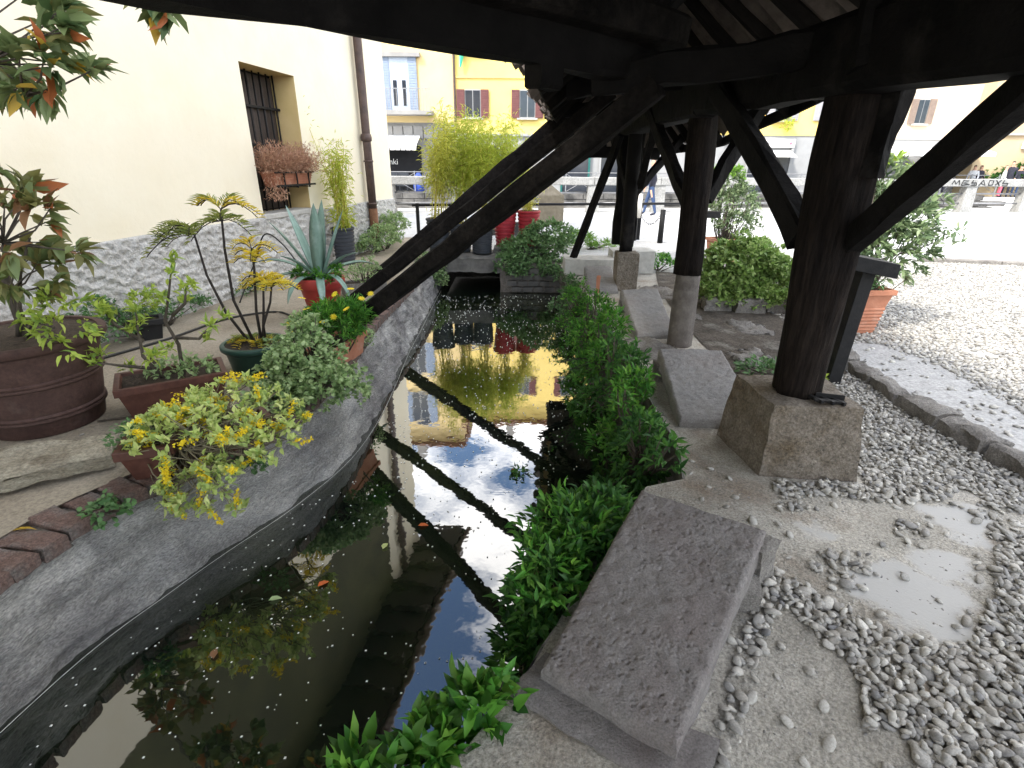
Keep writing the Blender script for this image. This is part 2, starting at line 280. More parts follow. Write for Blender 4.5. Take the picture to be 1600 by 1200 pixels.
# ------------------------------------------------------------------ geometry helpers
def nrm(v):
    v = np.asarray(v, float); return v/(np.linalg.norm(v)+1e-12)
class MB:
    def __init__(s): s.v = []; s.f = []; s.n = 0
    def add(s, v, f):
        v = np.asarray(v, float).reshape(-1, 3)
        s.v.append(v); o = s.n
        s.f.extend([tuple(int(i)+o for i in q) for q in f]); s.n += len(v); return s
    def hexa(s, c):      # 8 corners: bottom 4 (ccw) then top 4
        return s.add(c, [(3, 2, 1, 0), (4, 5, 6, 7), (0, 1, 5, 4), (1, 2, 6, 5), (2, 3, 7, 6), (3, 0, 4, 7)])
    def box(s, c, d, rz=0):
        x, y, z = d[0]/2, d[1]/2, d[2]/2
        p = np.array([(-x, -y, -z), (x, -y, -z), (x, y, -z), (-x, y, -z), (-x, -y, z), (x, -y, z), (x, y, z), (-x, y, z)])
        if rz:
            cc, ss = math.cos(rz), math.sin(rz); p = p@np.array([[cc, ss, 0], [-ss, cc, 0], [0, 0, 1]])
        return s.hexa(p+np.array(c))
    def beam(s, p0, p1, w, h, n=8, jit=.006, up=(0, 0, 1), ch=.15, taper=1.0, bow=0.0):
        """chamfered, slightly uneven timber from p0 to p1"""
        p0, p1 = np.array(p0, float), np.array(p1, float)
        d = nrm(p1-p0); side = np.cross(d, up)
        if np.linalg.norm(side) < 1e-3: side = np.array([1., 0, 0])
        side = nrm(side); u = np.cross(side, d)
        c = ch*min(w, h)
        prof = np.array([(-w/2+c, -h/2), (w/2-c, -h/2), (w/2, -h/2+c), (w/2, h/2-c), (w/2-c, h/2), (-w/2+c, h/2), (-w/2, h/2-c), (-w/2, -h/2+c)])
        V = []
        for i in range(n+1):
            k = i/n; q = p0+(p1-p0)*k + u*bow*math.sin(math.pi*k)
            sc = 1+(taper-1)*k
            pr = prof*sc + rng.normal(0, jit, prof.shape)
            off = rng.normal(0, jit*.8, 2)
            V.append(q+np.outer(pr[:, 0]+off[0], side)+np.outer(pr[:, 1]+off[1], u))
        F = []
        for i in range(n):
            for j in range(8):
                a, b = i*8+j, i*8+(j+1) % 8
                F.append((a, b, b+8, a+8))
        F.append(tuple(range(7, -1, -1))); F.append(tuple(n*8+j for j in range(8)))
        return s.add(np.concatenate(V), F)
    def tube(s, pts, rad, seg=8, cap=True):
        pts = np.array(pts, float); n = len(pts)
        if np.isscalar(rad): rad = [rad]*n
        V = []; ref = None
        for i in range(n):
            d = nrm(pts[min(i+1, n-1)]-pts[max(i-1, 0)])
            if ref is None: ref = np.array([1., 0, 0]) if abs(d[0]) < .8 else np.array([0, 1., 0])
            a = nrm(np.cross(d, ref)); b = np.cross(d, a); ref = nrm(np.cross(a, d)) if False else ref
            an = np.arange(seg)*2*math.pi/seg
            V.append(pts[i]+rad[i]*(np.outer(np.cos(an), a)+np.outer(np.sin(an), b)))
        F = []
        for i in range(n-1):
            for j in range(seg):
                a, b = i*seg+j, i*seg+(j+1) % seg
                F.append((a, b, b+seg, a+seg))
        if cap:
            F.append(tuple(range(seg-1, -1, -1))); F.append(tuple((n-1)*seg+j for j in range(seg)))
        return s.add(np.concatenate(V), F)
    def lathe(s, prof, c, seg=32, sx=1, sy=1):
        an = np.arange(seg)*2*math.pi/seg; V = []
        for r, z in prof: V.append(np.stack([r*np.cos(an)*sx, r*np.sin(an)*sy, np.full(seg, z)], 1)+np.array(c))
        F = []
        for i in range(len(prof)-1):
            for j in range(seg):
                a, b = i*seg+j, i*seg+(j+1) % seg
                F.append((a, b, b+seg, a+seg))
        F.append(tuple(range(seg-1, -1, -1)))
        F.append(tuple((len(prof)-1)*seg+j for j in range(seg)))
        return s.add(np.concatenate(V), F)
    def build(s, name, material, parent=None, smooth=False, bevel=0, stuff=False):
        me = bpy.data.meshes.new(name)
        v = np.concatenate(s.v) if s.v else np.zeros((0, 3))
        me.from_pydata(v.tolist(), [], s.f)
        me.materials.append(material)
        if smooth: me.polygons.foreach_set('use_smooth', [True]*len(me.polygons))
        me.update()
        return link(name, me, parent, bevel, stuff)
def link(name, me, parent=None, bevel=0, stuff=False):
    o = bpy.data.objects.new(name, me); COL.objects.link(o)
    if parent is not None:
        o.parent = parent
    if bevel:
        b = o.modifiers.new('bevel', 'BEVEL'); b.width = bevel; b.segments = 2; b.limit_method = 'ANGLE'; b.angle_limit = R(40)
    if stuff: o['kind'] = 'stuff'
    return o
def tag(o, label, cat, group=None):
    o['label'] = label; o['category'] = cat
    if group: o['group'] = group
    return o
def struct(o): o['kind'] = 'structure'; return o
def thing(name, label, cat, loc=(0, 0, 0), rz=0, group=None):
    o = bpy.data.objects.new(name, None); COL.objects.link(o)
    o.empty_display_size = .2
    o.location = loc; o.rotation_euler = (0, 0, rz)
    return tag(o, label, cat, group)

def raw_mesh(name, V, Fq, material, smooth=True):
    """fast mesh from arrays; Fq (n,k) constant polygon size"""
    me = bpy.data.meshes.new(name)
    n, k = Fq.shape
    me.vertices.add(len(V)); me.vertices.foreach_set('co', V.astype(np.float32).ravel())
    me.loops.add(n*k); me.loops.foreach_set('vertex_index', Fq.astype(np.int32).ravel())
    me.polygons.add(n); me.polygons.foreach_set('loop_start', np.arange(0, n*k, k, dtype=np.int32))
    me.polygons.foreach_set('loop_total', np.full(n, k, dtype=np.int32))
    me.polygons.foreach_set('use_smooth', np.full(n, smooth, dtype=bool))
    me.materials.append(material)
    me.update(calc_edges=True); me.validate()
    return me

# leaf templates (x width, y length, z normal)
LEAF = (np.array([(0, 0, 0), (-.42, .28, .10), (0, .3, 0), (.42, .28, .10), (-.36, .62, .05), (0, .65, -.03), (.36, .62, .05), (0, 1, -.16)]),
        np.array([(0, 2, 1), (0, 3, 2), (1, 2, 5), (1, 5, 4), (2, 3, 6), (2, 6, 5), (4, 5, 7), (5, 6, 7)]))
LEAFLITE = (np.array([(0, 0, 0), (-.42, .42, .1), (.42, .42, .1), (0, .5, -.02), (0, 1, -.12)]),
            np.array([(0, 3, 1), (0, 2, 3), (1, 3, 4), (3, 2, 4)]))
def orient(dirs, ups):
    d = dirs/np.linalg.norm(dirs, axis=1, keepdims=True)
    s = np.cross(d, ups); ln = np.linalg.norm(s, axis=1, keepdims=True)
    s = np.where(ln < 1e-4, np.array([[1., 0, 0]]), s/np.maximum(ln, 1e-6))
    n = np.cross(s, d)
    return s, d, n
def leaves_mesh(name, pos, dirs, Ls, Ws, material, ups=None, lite=False):
    pos = np.asarray(pos, float); dirs = np.asarray(dirs, float); n = len(pos)
    Ls = np.broadcast_to(np.asarray(Ls, float), (n,)); Ws = np.broadcast_to(np.asarray(Ws, float), (n,))
    if ups is None: ups = np.array([[0, 0, 1.]])+rng.normal(0, .45, (n, 3))
    s, d, nn = orient(dirs, ups)
    T, F = LEAFLITE if lite else LEAF
    V = pos[:, None, :] + T[None, :, 0, None]*Ws[:, None, None]*s[:, None, :] + T[None, :, 1, None]*Ls[:, None, None]*d[:, None, :] + T[None, :, 2, None]*Ls[:, None, None]*nn[:, None, :]
    Fa = (F[None]+(np.arange(n)*len(T))[:, None, None]).reshape(-1, 3)
    return raw_mesh(name, V.reshape(-1, 3), Fa, material, True)
def rand_dirs(n, up=0.0):
    v = rng.normal(0, 1, (n, 3)); v[:, 2] += up
    return v/np.linalg.norm(v, axis=1, keepdims=True)
def clump_leaves(tips, axes, n, spread=1.0):
    """n leaves fanned around each tip's axis; returns pos, dirs"""
    tips = np.repeat(tips, n, 0); ax = np.repeat(axes, n, 0)
    d = ax+rng.normal(0, spread, tips.shape)
    d /= np.linalg.norm(d, axis=1, keepdims=True)
    return tips+rng.normal(0, .012, tips.shape), d
def ellipsoid_tips(c, r, n, shell=.55, lower=-1.0):
    out = []
    while len(out) < n:
        v = rng.normal(0, 1, 3); v /= np.linalg.norm(v)
        if v[2] < lower: continue
        k = shell+(1-shell)*rng.random()**.6
        # uneven outline
        k *= 0.82+0.36*mnoise.noise(Vector(v*2.1)+Vector((c[0]*3, c[1]*3, 0)))+.1
        out.append(np.array(c)+v*k*np.array(r))
    tips = np.array(out); ax = tips-np.array(c)
    ax = ax/np.maximum(np.linalg.norm(ax, axis=1, keepdims=True), 1e-6); ax[:, 2] += .35
    ax /= np.linalg.norm(ax, axis=1, keepdims=True)
    return tips, ax
def shrub(name, label, cat, base, blobs, material, L=.05, Wd=.022, nl=7, stem=M['bark'], spread=.8, group=None, stem_n=10, stem_r=.006, lite=False, lower=-.5, extra=None):
    """blobs: list of (centre offset from base, radii, clumps). Foliage and stems are two parts"""
    t = thing(name, label, cat, base, 0, group)
    P_, D_ = [], []; st = MB()
    for c, r, n in blobs:
        tips, ax = ellipsoid_tips(c, r, n, lower=lower)
        p, d = clump_leaves(tips, ax, nl, spread)
        P_.append(p); D_.append(d)
        for k in range(min(stem_n, n)):
            e = tips[k]; b0 = np.array([c[0]*.3+rng.normal(0, .02), c[1]*.3+rng.normal(0, .02), 0.0])
            mid = (b0+e)/2+rng.normal(0, .04, 3)*np.linalg.norm(e-b0)
            st.tube([b0, mid, e], [stem_r*1.6, stem_r, stem_r*.5], 5)
    P_ = np.concatenate(P_); D_ = np.concatenate(D_); n = len(P_)
    me = leaves_mesh('foliage', P_, D_, L*rng.uniform(.65, 1.25, n), Wd*rng.uniform(.75, 1.25, n), material, lite=lite)
    link('foliage', me, t, stuff=True)
    st.build('stem', stem, t, smooth=True, stuff=True)
    if extra: extra(t)
    return t

# ================================================================== THE SETTING
WATER = -0.5
left_top = [(-2.75, -5), (-2.4, -1), (-2.2, .6), (-2.12, 1.73), (-2.04, 2.17), (-1.86, 2.5), (-1.6, 2.89), (-1.44, 3.5), (-1.41, 4.4), (-1.46, 5.2), (-1.46, 5.95), (-1.41, 7.1), (-1.38, 8.3), (-1.36, 9.35)]
left_bot = [(-2.65, -5), (-2.3, -1), (-2.15, .6), (-2.0, 1.65), (-1.81, 2.17), (-1.66, 2.5), (-1.46, 2.89), (-1.26, 3.5), (-1.2, 4.2), (-1.22, 5.1), (-1.26, 6.0), (-1.27, 7.1), (-1.29, 8.3), (-1.3, 9.35)]
right_top = [(-1.3, -5), (-.95, -1), (-.62, .4), (-.2, .95), (.05, 1.27), (.42, 1.95), (.72, 2.42), (.95, 2.5), (1.02, 2.9), (1.02, 4.3), (1.0, 5.6), (.95, 7.0), (.85, 8.2), (.8, 9.35)]

# ground sheet with the canal cut out
import bmesh
def polysheet(name, outer, holes, z, material, parent=None):
    bm = bmesh.new(); edges = []
    for loop in [outer]+holes:
        vs = [bm.verts.new((p[0], p[1], z)) for p in loop]
        for i in range(len(vs)): edges.append(bm.edges.new((vs[i], vs[(i+1) % len(vs)])))
    bmesh.ops.triangle_fill(bm, use_beauty=True, use_dissolve=False, edges=edges)
    for f in bm.faces:
        if f.normal.z < 0: f.normal_flip()
    me = bpy.data.meshes.new(name); bm.to_mesh(me); bm.free(); me.materials.append(material)
    return link(name, me, parent)
canal_loop = [(a[0]-.34, a[1]) for a in left_top] + list(reversed(right_top))
nav = [(-200, 20.6), (200, 38), (200, 47), (-200, 29.3)]
nav = [(-120, 20.3), (-14, 20.3), (30, 24.4), (120, 30), (120, 38), (30, 31.5), (-14, 29.4), (-120, 29.4)]
struct(polysheet('ground', [(-600, -600), (600, -600), (600, 900), (-600, 900)], [canal_loop, nav], 0, M['plaza']))
# near pavement of the wash place
pave = [(-1.3, -5), (-.95, -1), (-.62, .4), (-.2, .95), (.05, 1.27), (.42, 1.95), (.72, 2.42), (.95, 2.5), (1.02, 2.9), (1.02, 4.3), (1.0, 5.6), (.95, 7.0), (.85, 8.2), (.8, 9.35), (2.0, 9.4), (2.6, 7.2), (2.72, 5), (2.72, 3.2), (2.75, 2), (2.8, -5)]
pave = [(x+(.004 if i < 14 else 0), y) for i, (x, y) in enumerate(pave)]
# densely gridded so that the cast surface can be uneven
def in_poly(px, py, poly):
    poly = np.asarray(poly); n = len(poly); ins = np.zeros(px.shape, bool)
    for i in range(n):
        x0, y0 = poly[i]; x1, y1 = poly[(i+1) % n]
        c = ((y0 > py) != (y1 > py)) & (px < (x1-x0)*(py-y0)/((y1-y0) if abs(y1-y0) > 1e-9 else 1e-9)+x0)
        ins ^= c
    return ins
cement_patches(M['concrete'], [(1.62, 1.66, .24), (1.85, 1.8, .16), (2.22, 2.16, .2), (1.48, 2.0, .1)])
struct(polysheet('pavement', pave, [], .004, M['concrete']))
smooth_patches = [[(1.36, 1.46), (1.62, 1.46), (1.86, 1.68), (2.05, 1.9), (1.92, 2.06), (1.7, 2.0), (1.66, 1.8), (1.45, 1.72), (1.33, 1.6)],
                  [(1.38, 1.93), (1.52, 1.88), (1.62, 2.02), (1.58, 2.14), (1.44, 2.12)],
                  [(2.1, 1.98), (2.3, 2.1), (2.42, 2.38), (2.25, 2.42), (2.08, 2.2)]]
def rough_outline(pl, k=7, amp=.03):
    pl = np.array(pl+[pl[0]]); out = []
    for a, b in zip(pl[:-1], pl[1:]):
        for j in range(k):
            q = a+(b-a)*j/k; nv = mnoise.noise_vector(Vector((q[0]*9, q[1]*9, 4)))*amp+mnoise.noise_vector(Vector((q[0]*31, q[1]*31, 4)))*amp*.5; out.append((q[0]+nv[0], q[1]+nv[1]))
    return out
smooth_patches = [rough_outline(q) for q in smooth_patches]
road = [(-60, 12.6), (-2, 12.6), (3.2, 12.2), (7.4, 10.05), (14, 8.2), (60, 0), (60, 28), (25, 23.6), (-14, 19.2), (-60, 19.2)]
struct(polysheet('road', road, [], .004, M['road']))
# plaza kerb far right
mbk = MB()
for i in range(14):
    a = np.array([7.4, 9.82, .03])+np.array([6.0, -1.6, 0])/5*i*1.0
    b = np.array([7.4, 9.82, .03])+np.array([6.0, -1.6, 0])/5*(i+.985)
    mbk.beam(a, b, .16, .08, 2, .003)
struct(mbk.build('kerb_line', M['stone'], smooth=False))

# water
wl_loop = [(x-.12, y) for x, y in left_bot]+[(-1.3, 13), (-.2, 13)]+[(x+.5, y) for x, y in reversed(right_top)]
struct(polysheet('canal_water', wl_loop, [], WATER, M['water']))
struct(polysheet('wide_canal_water', [(-120, 20.3), (-14, 20.3), (30, 24.4), (120, 30), (120, 38), (30, 31.5), (-14, 29.4), (-120, 29.4)], [], -1.6, M['water']))
# canal bed and right bank wall
def strip(name, top, bot, zt, zb, material, nsub=1, amp=0, rows=1, smooth=True):
    """wall between two polylines, subdivided, with relief"""
    def res(pl):
        pl = np.array(pl, float); out = []
        for a, b in zip(pl[:-1], pl[1:]):
            k = max(1, int(np.linalg.norm(b-a)/nsub))
            out += [a+(b-a)*i/k for i in range(k)]
        out.append(pl[-1]); return np.array(out)
    # resample by same parameter per segment
    T = np.array(top, float); B = np.array(bot, float); tt, bb = [], []
    for i in range(len(T)-1):
        k = max(1, int(np.linalg.norm(T[i+1]-T[i])/nsub))
        for j in range(k):
            tt.append(T[i]+(T[i+1]-T[i])*j/k); bb.append(B[i]+(B[i+1]-B[i])*j/k)
    tt.append(T[-1]); bb.append(B[-1]); tt, bb = np.array(tt), np.array(bb)
    n = len(tt); V = []
    for r in range(rows+1):
        k = r/rows; bul = -.012*math.sin(k*math.pi)
        xy = tt*(1-k)+bb*k; z = zt+(zb-zt)*k
        for i in range(n):
            q = Vector((xy[i, 0]*3, xy[i, 1]*3, z*5))
            d = amp*(mnoise.fractal(q*2.2, 1.0, 2.0, 5)) + bul
            V.append((xy[i, 0]+d, xy[i, 1], z+amp*.3*mnoise.noise(q*3) if 0 < r < rows else z))
    F = [(r*n+i, r*n+i+1, (r+1)*n+i+1, (r+1)*n+i) for r in range(rows) for i in range(n-1)]
    mb = MB(); mb.add(V, F)
    return mb.build(name, material, smooth=smooth)
# smooth the polylines
def smoothline(pl, k=6):
    pl = np.array(pl, float); out = []
    for i in range(len(pl)-1):
        p0, p1, p2, p3 = pl[max(i-1, 0)], pl[i], pl[i+1], pl[min(i+2, len(pl)-1)]
        for j in range(k):
            t = j/k
            out.append(.5*((2*p1)+(-p0+p2)*t+(2*p0-5*p1+4*p2-p3)*t*t+(-p0+3*p1-3*p2+p3)*t**3))
    out.append(pl[-1]); return np.array(out)
LT, LB = smoothline(left_top), smoothline(left_bot)
cw = thing('canal_wall', 'grey rendered canal wall with brick coping below the potted plants', 'wall')
o = strip('render', LT, LB, -.065, WATER-.02, M['canalwall'], .025, .034, 34); o.parent = cw
o = strip('footing', LB, LB, WATER-.02, WATER-.6, M['canalwall'], .3, 0, 1); o.parent = cw
rb = [(x+.08, y) for x, y in right_top]
struct(strip('bank', right_top, rb, .0, WATER-.5, M['stone'], .15, .02, 6))

# brick coping along the left edge: each brick a part
arc = np.concatenate([[0], np.cumsum(np.linalg.norm(np.diff(LT, axis=0), axis=1))])
def at_arc(s):
    x = np.interp(s, arc, LT[:, 0]); y = np.interp(s, arc, LT[:, 1])
    x2 = np.interp(s+.02, arc, LT[:, 0]); y2 = np.interp(s+.02, arc, LT[:, 1])
    return np.array([x, y]), nrm([x2-x, y2-y])
bm_ = [MB() for _ in range(4)]
brick_meshes = []
for k in range(4):
    b = MB(); b.beam((-.13, 0, 0), (.13, 0, 0), .118, .075, 5, .004, ch=.1)
    me_o = b.build('brick', M['brick']); brick_meshes.append(me_o.data); bpy.data.objects.remove(me_o)
s0 = np.interp(.9, LT[:, 1], arc)
mort = MB()
s = s0; i = 0
while s < arc[-1]-.1:
    p, d = at_arc(s); nn = np.array([-d[1], d[0]])
    c = p+nn*.115
    o = link('brick', brick_meshes[i % 4], cw)
    o.location = (c[0], c[1], -.032+rng.normal(0, .004)); o.rotation_euler = (rng.normal(0, .02), rng.normal(0, .02), math.atan2(nn[1], nn[0])+rng.normal(0, .025))
    s += .132; i += 1
V = []; 
for s in np.arange(0, arc[-1], .1):
    p, d = at_arc(s); nn = np.array([-d[1], d[0]])
    V += [(p[0]+nn[0]*.012, p[1]+nn[1]*.012, -.022), (p[0]+nn[0]*.3, p[1]+nn[1]*.3, -.022)]
n = len(V)//2
mort.add(V, [(2*i, 2*i+2, 2*i+3, 2*i+1) for i in range(n-1)])
V2 = []
for s in np.arange(0, arc[-1], .1):
    p, d = at_arc(s); nn = np.array([-d[1], d[0]])
    V2 += [(p[0]+nn[0]*.012, p[1]+nn[1]*.012, -.022), (p[0]+nn[0]*.012, p[1]+nn[1]*.012, -.12)]
mort.add(V2, [(2*i, 2*i+1, 2*i+3, 2*i+2) for i in range(n-1)])
mort.build('mortar_bed', M['mortar'], cw)

# left ledge paving behind the coping
WS = .18; WX0 = -4.756
def wall_x(y): return WX0+WS*y
led = [(p[0]-.24, p[1]) for p in LT[::2]] + [(-1.6, 12.6), (wall_x(12.6), 12.6), (wall_x(-6), -6)]
struct(polysheet('ledge', led, [], .006, M['ledge']))
# raised stone flag with broken edge at the left
def rough_stone(corners, z0, z1, amp=.015, nx=16, ny=10, nz=4):
    """slab between bottom z0 and top z1 over a quad, uneven"""
    c = np.array(corners, float); V = []; idx = {}
    def pt(u, v, w):
        p = (c[0]*(1-u)+c[1]*u)*(1-v)+(c[3]*(1-u)+c[2]*u)*v
        if len(p) == 2:
            zz = z0+(z1-z0)*w; p = np.array([p[0], p[1], zz])
        else:
            p = p.copy(); p[2] += (w-1)*(z1-z0)
        q = Vector(p*4.0)
        nv = mnoise.noise_vector(q*2.3)*amp + mnoise.noise_vector(q*7)*amp*.4
        e = min(u, 1-u, v, 1-v)
        if w > .99 and e < .001: p[2] -= amp*.7
        return p+np.array(nv)
    mb = MB()
    def grid(fn, a, b):
        V = [fn(i/a, j/b) for j in range(b+1) for i in range(a+1)]
        F = [(j*(a+1)+i, j*(a+1)+i+1, (j+1)*(a+1)+i+1, (j+1)*(a+1)+i) for j in range(b) for i in range(a)]
        mb.add(V, F)
    grid(lambda u, v: pt(u, v, 1), nx, ny)
    grid(lambda u, w: pt(u, 0, w), nx, nz); grid(lambda u, w: pt(1-u, 1, w), nx, nz)
    grid(lambda v, w: pt(1, v, w), ny, nz); grid(lambda v, w: pt(0, 1-v, w), ny, nz)
    return mb
st = rough_stone([(-3.3, 1.8), (-2.2, 2.56), (-2.34, 2.78), (-3.5, 2.45)], .035, .115, .022, 34, 12, 6)
u_ = rough_stone([(-3.3, 1.95), (-2.3, 2.62), (-2.36, 2.75), (-3.4, 2.4)], -.02, .05, .02, 20, 6, 3); tag(u_.build('bedding_stone', M['soil'], smooth=True), 'dark earth bed in the gap under the pale flagstone', 'earth')
tag(st.build('flagstone', M['ledgestone'], smooth=True), 'thick pale flagstone with a broken edge below the big brown pot', 'stone')

# ------------------------------------------------------------------ tunnel at the far end of the canal
tn = thing('culvert', 'low stone culvert mouth closing the far end of the canal', 'culvert')
rough_stone([(-1.36, 9.3), (-.2, 9.3), (-.2, 9.75), (-1.36, 9.75)], -.16, .1, .03, 16, 6, 5).build('lintel', M['quaystone'], tn, True)
rough_stone([(-.22, 9.28), (.95, 9.24), (.95, 9.7), (-.22, 9.7)], -.75, .02, .02, 12, 5, 8).build('side_wall', M['mortar'], tn, True)
rough_stone([(-1.75, 9.28), (-1.3, 9.28), (-1.3, 9.8), (-1.75, 9.8)], -.8, .02, .03, 8, 5, 8).build('side_wall', M['quaystone'], tn, True)
b = MB(); b.box((-.8, 13.2, -.3), (2.2, .2, 1.2)); b.box((-1.5, 11.5, -.4), (.2, 3.6, 1.0)); b.box((-.1, 11.5, -.4), (.2, 3.6, 1.0))
b.build('tunnel_lining', M['quaystone'], tn)
bs = MB()
for r_ in range(4):
    for c_ in range(5):
        x = -.1+c_*.19+(r_ % 2)*.09; z = -.08-r_*.105
        o = rough_stone([(x, 9.215), (x+.165, 9.215), (x+.165, 9.3), (x, 9.3)], z-.085, z, .007, 4, 2, 3).build('brick', M['quaystone'], tn, True)

# ------------------------------------------------------------------ wash stones
def pitted_slab(name, label, c, thick, nx, ny, pits, material, seed):
    """sloping wash stone: quad corners with their heights, dimpled by the chisel"""
    r = np.random.default_rng(seed)
    c = np.array(c, float)
    u = np.linspace(0, 1, nx+1); v = np.linspace(0, 1, ny+1); U, Vv = np.meshgrid(u, v)
    U_, V_ = U[..., None], Vv[..., None]
    Pn = (c[0]*(1-U_)+c[1]*U_)*(1-V_)+(c[3]*(1-U_)+c[2]*U_)*V_
    H = np.zeros_like(U)
    wx = np.linalg.norm(c[1]-c[0]); wy = np.linalg.norm(c[3]-c[0])
    for k in range(pits):
        pu, pv = r.random(2)
        if .35 < pv < .6 and r.random() < .6: continue
        a = r.uniform(.0035, .0065); b_ = a*r.uniform(1.0, 1.5); th = r.normal(.9, .5); dep = r.uniform(.002, .0055)
        dx = (U-pu)*wx; dy = (Vv-pv)*wy
        xx = dx*math.cos(th)+dy*math.sin(th); yy = -dx*math.sin(th)+dy*math.cos(th)
        H -= dep*np.exp(-(xx/b_)**2-(yy/a)**2)
    for j in range(ny+1):
        for i in range(nx+1):
            q = Vector((U[j, i]*wx*6+seed, Vv[j, i]*wy*6, 0))
            H[j, i] += .012*mnoise.fractal(q*.5, 1, 2, 4)+.003*mnoise.noise(q*4)
    e = np.minimum(np.minimum(U, 1-U)*wx, np.minimum(Vv, 1-Vv)*wy)
    rd = .022; H -= np.where(e < rd, rd-np.sqrt(np.maximum(rd**2-(rd-e)**2, 0)), 0)
    Pn[..., 2] += H
    # wavy outline
    for j in range(ny+1):
        for i in range(nx+1):
            if i in (0, nx) or j in (0, ny):
                Pn[j, i, :2] += .008*mnoise.noise(Vector((Pn[j, i, 0]*9, Pn[j, i, 1]*9, seed)))
    mb = MB(); n1 = nx+1
    mb.add(Pn.reshape(-1, 3), [(j*n1+i, j*n1+i+1, (j+1)*n1+i+1, (j+1)*n1+i) for j in range(ny) for i in range(nx)])
    ring = [(0, i) for i in range(nx+1)]+[(j, nx) for j in range(1, ny+1)]+[(ny, i) for i in range(nx-1, -1, -1)]+[(j, 0) for j in range(ny-1, 0, -1)]
    tp = np.array([Pn[a] for a in ring]); V = []
    rows = 4
    for k in range(rows+1):
        q = tp.copy(); q[:, 2] -= thick*k/rows
        for i in range(len(q)):
            q[i] += np.array(mnoise.noise_vector(Vector(q[i]*11)))*.008*(k > 0)
        V.append(q)
    m_ = len(ring)
    mb.add(np.concatenate(V), [(k*m_+i, (k+1)*m_+i, (k+1)*m_+(i+1) % m_, k*m_+(i+1) % m_) for k in range(rows) for i in range(m_)])
    mb.f.append(tuple(mb.n-m_+i for i in range(m_)))
    o = mb.build(name, material, smooth=True)
    return tag(o, label, 'wash stone', 'sloping wash stones on the right bank')
pitted_slab('wash_stone', 'big grey pitted wash stone nearest the camera, sloping beside the canal', [(.1, 1.25, .085), (.475, .99, .085), (1.03, 1.75, .25), (.59, 2.04, .25)], .095, 170, 330, 800, M['slabstone'], 3)
pitted_slab('wash_stone', 'wash stone coloured pale as if lit, between the block base and the second post', [(1.1, 3.12, .06), (1.64, 3.08, .06), (1.66, 4.0, .25), (1.17, 4.02, .25)], .09, 80, 130, 450, M['slablit'], 5)
pitted_slab('wash_stone', 'rough grey wash stone just beyond the second post', [(1.22, 5.0, .06), (1.62, 5.05, .06), (1.72, 6.25, .25), (1.26, 6.15, .25)], .09, 44, 66, 200, M['slablit'], 9)
pitted_slab('wash_stone', 'farthest wash stone, left of the third post base', [(1.0, 6.95, .06), (1.4, 7.0, .06), (1.45, 7.9, .22), (1.05, 7.85, .22)], .09, 30, 40, 100, M['slablit'], 12)
# supports under the slabs
for nm, c, d, lab in [('support_stone', (.97, 1.78), .09, 'small upright stone propping the far corner of the nearest wash stone'),]:
    o = rough_stone([(.985, 1.66), (1.09, 1.74), (1.03, 1.83), (.93, 1.76)], -.01, .21, .016, 6, 6, 8).build(nm, M['stone'], smooth=True)
    tag(o, lab, 'stone')
o = rough_stone([(.0, 1.2), (.5, .86), (.62, 1.05), (.12, 1.36)], -.06, .03, .012, 20, 8, 4).build('step_stone', M['slabstone'], smooth=True)
tag(o, 'low worn sill stone under the near edge of the nearest wash stone', 'stone')
o = rough_stone([(.6, 1.6), (.95, 1.55), (1.0, 1.72), (.62, 2.0)], -.02, .1, .012, 8, 8, 4).build('bearing_stone', M['stone'], smooth=True)
tag(o, 'rough bearing stone underneath the nearest wash stone', 'stone')
for c, lab in [([(1.14, 3.9), (1.62, 3.88), (1.62, 4.02), (1.14, 4.04)], 'bearing stone under the wash stone by the second post'), ([(1.24, 6.0), (1.68, 6.08), (1.68, 6.22), (1.24, 6.12)], 'bearing stone under the wash stone beyond the second post'), ([(1.05, 7.65), (1.42, 7.7), (1.42, 7.85), (1.05, 7.8)], 'bearing stone under the farthest wash stone')]:
    tag(rough_stone(c, -.02, .15, .01, 8, 4, 4).build('bearing_stone', M['stone'], smooth=True), lab, 'stone')
for c, lab in [([(1.02, 4.45), (1.5, 4.4), (1.55, 4.95), (1.04, 5.0)], 'low flat paving stone at the foot of the second post'),
               ([(1.75, 6.6), (2.2, 6.7), (2.2, 7.5), (1.8, 7.5)], 'flat paving stone right of the third post base'),
               ([(1.95, 4.2), (2.3, 4.3), (2.25, 4.7), (1.95, 4.6)], 'broken flat stone in the dirt right of the second post'),
               ([(2.3, 5.2), (2.65, 5.15), (2.7, 5.5), (2.35, 5.6)], 'pale stone half sunk in dirt near the leafy bush'),
               ([(1.95, 5.7), (2.15, 5.7), (2.15, 5.95), (1.95, 5.95)], 'small pale stone in the dirt beyond the second post')]:
    tag(rough_stone(c, -.02, .03, .05, 12, 10, 3).build('paving_stone', M['stone'], smooth=True), lab, 'stone')
struct(polysheet('dirt', [(1.8, 4.0), (2.3, 3.5), (2.75, 3.9), (3.0, 5.2), (3.6, 6.4), (3.2, 8.2), (2.3, 8.6), (2.0, 7.2), (1.85, 5.6)], [], .012, mat('dirt', (.06, .05, .04), (.13, .11, .09), 5, .95, 1.0, 30, c3=(.22, .205, .18), c3scale=2.6, c3lo=.55, c3hi=.68, bdist=.04, grain=.5, gscale=50)))

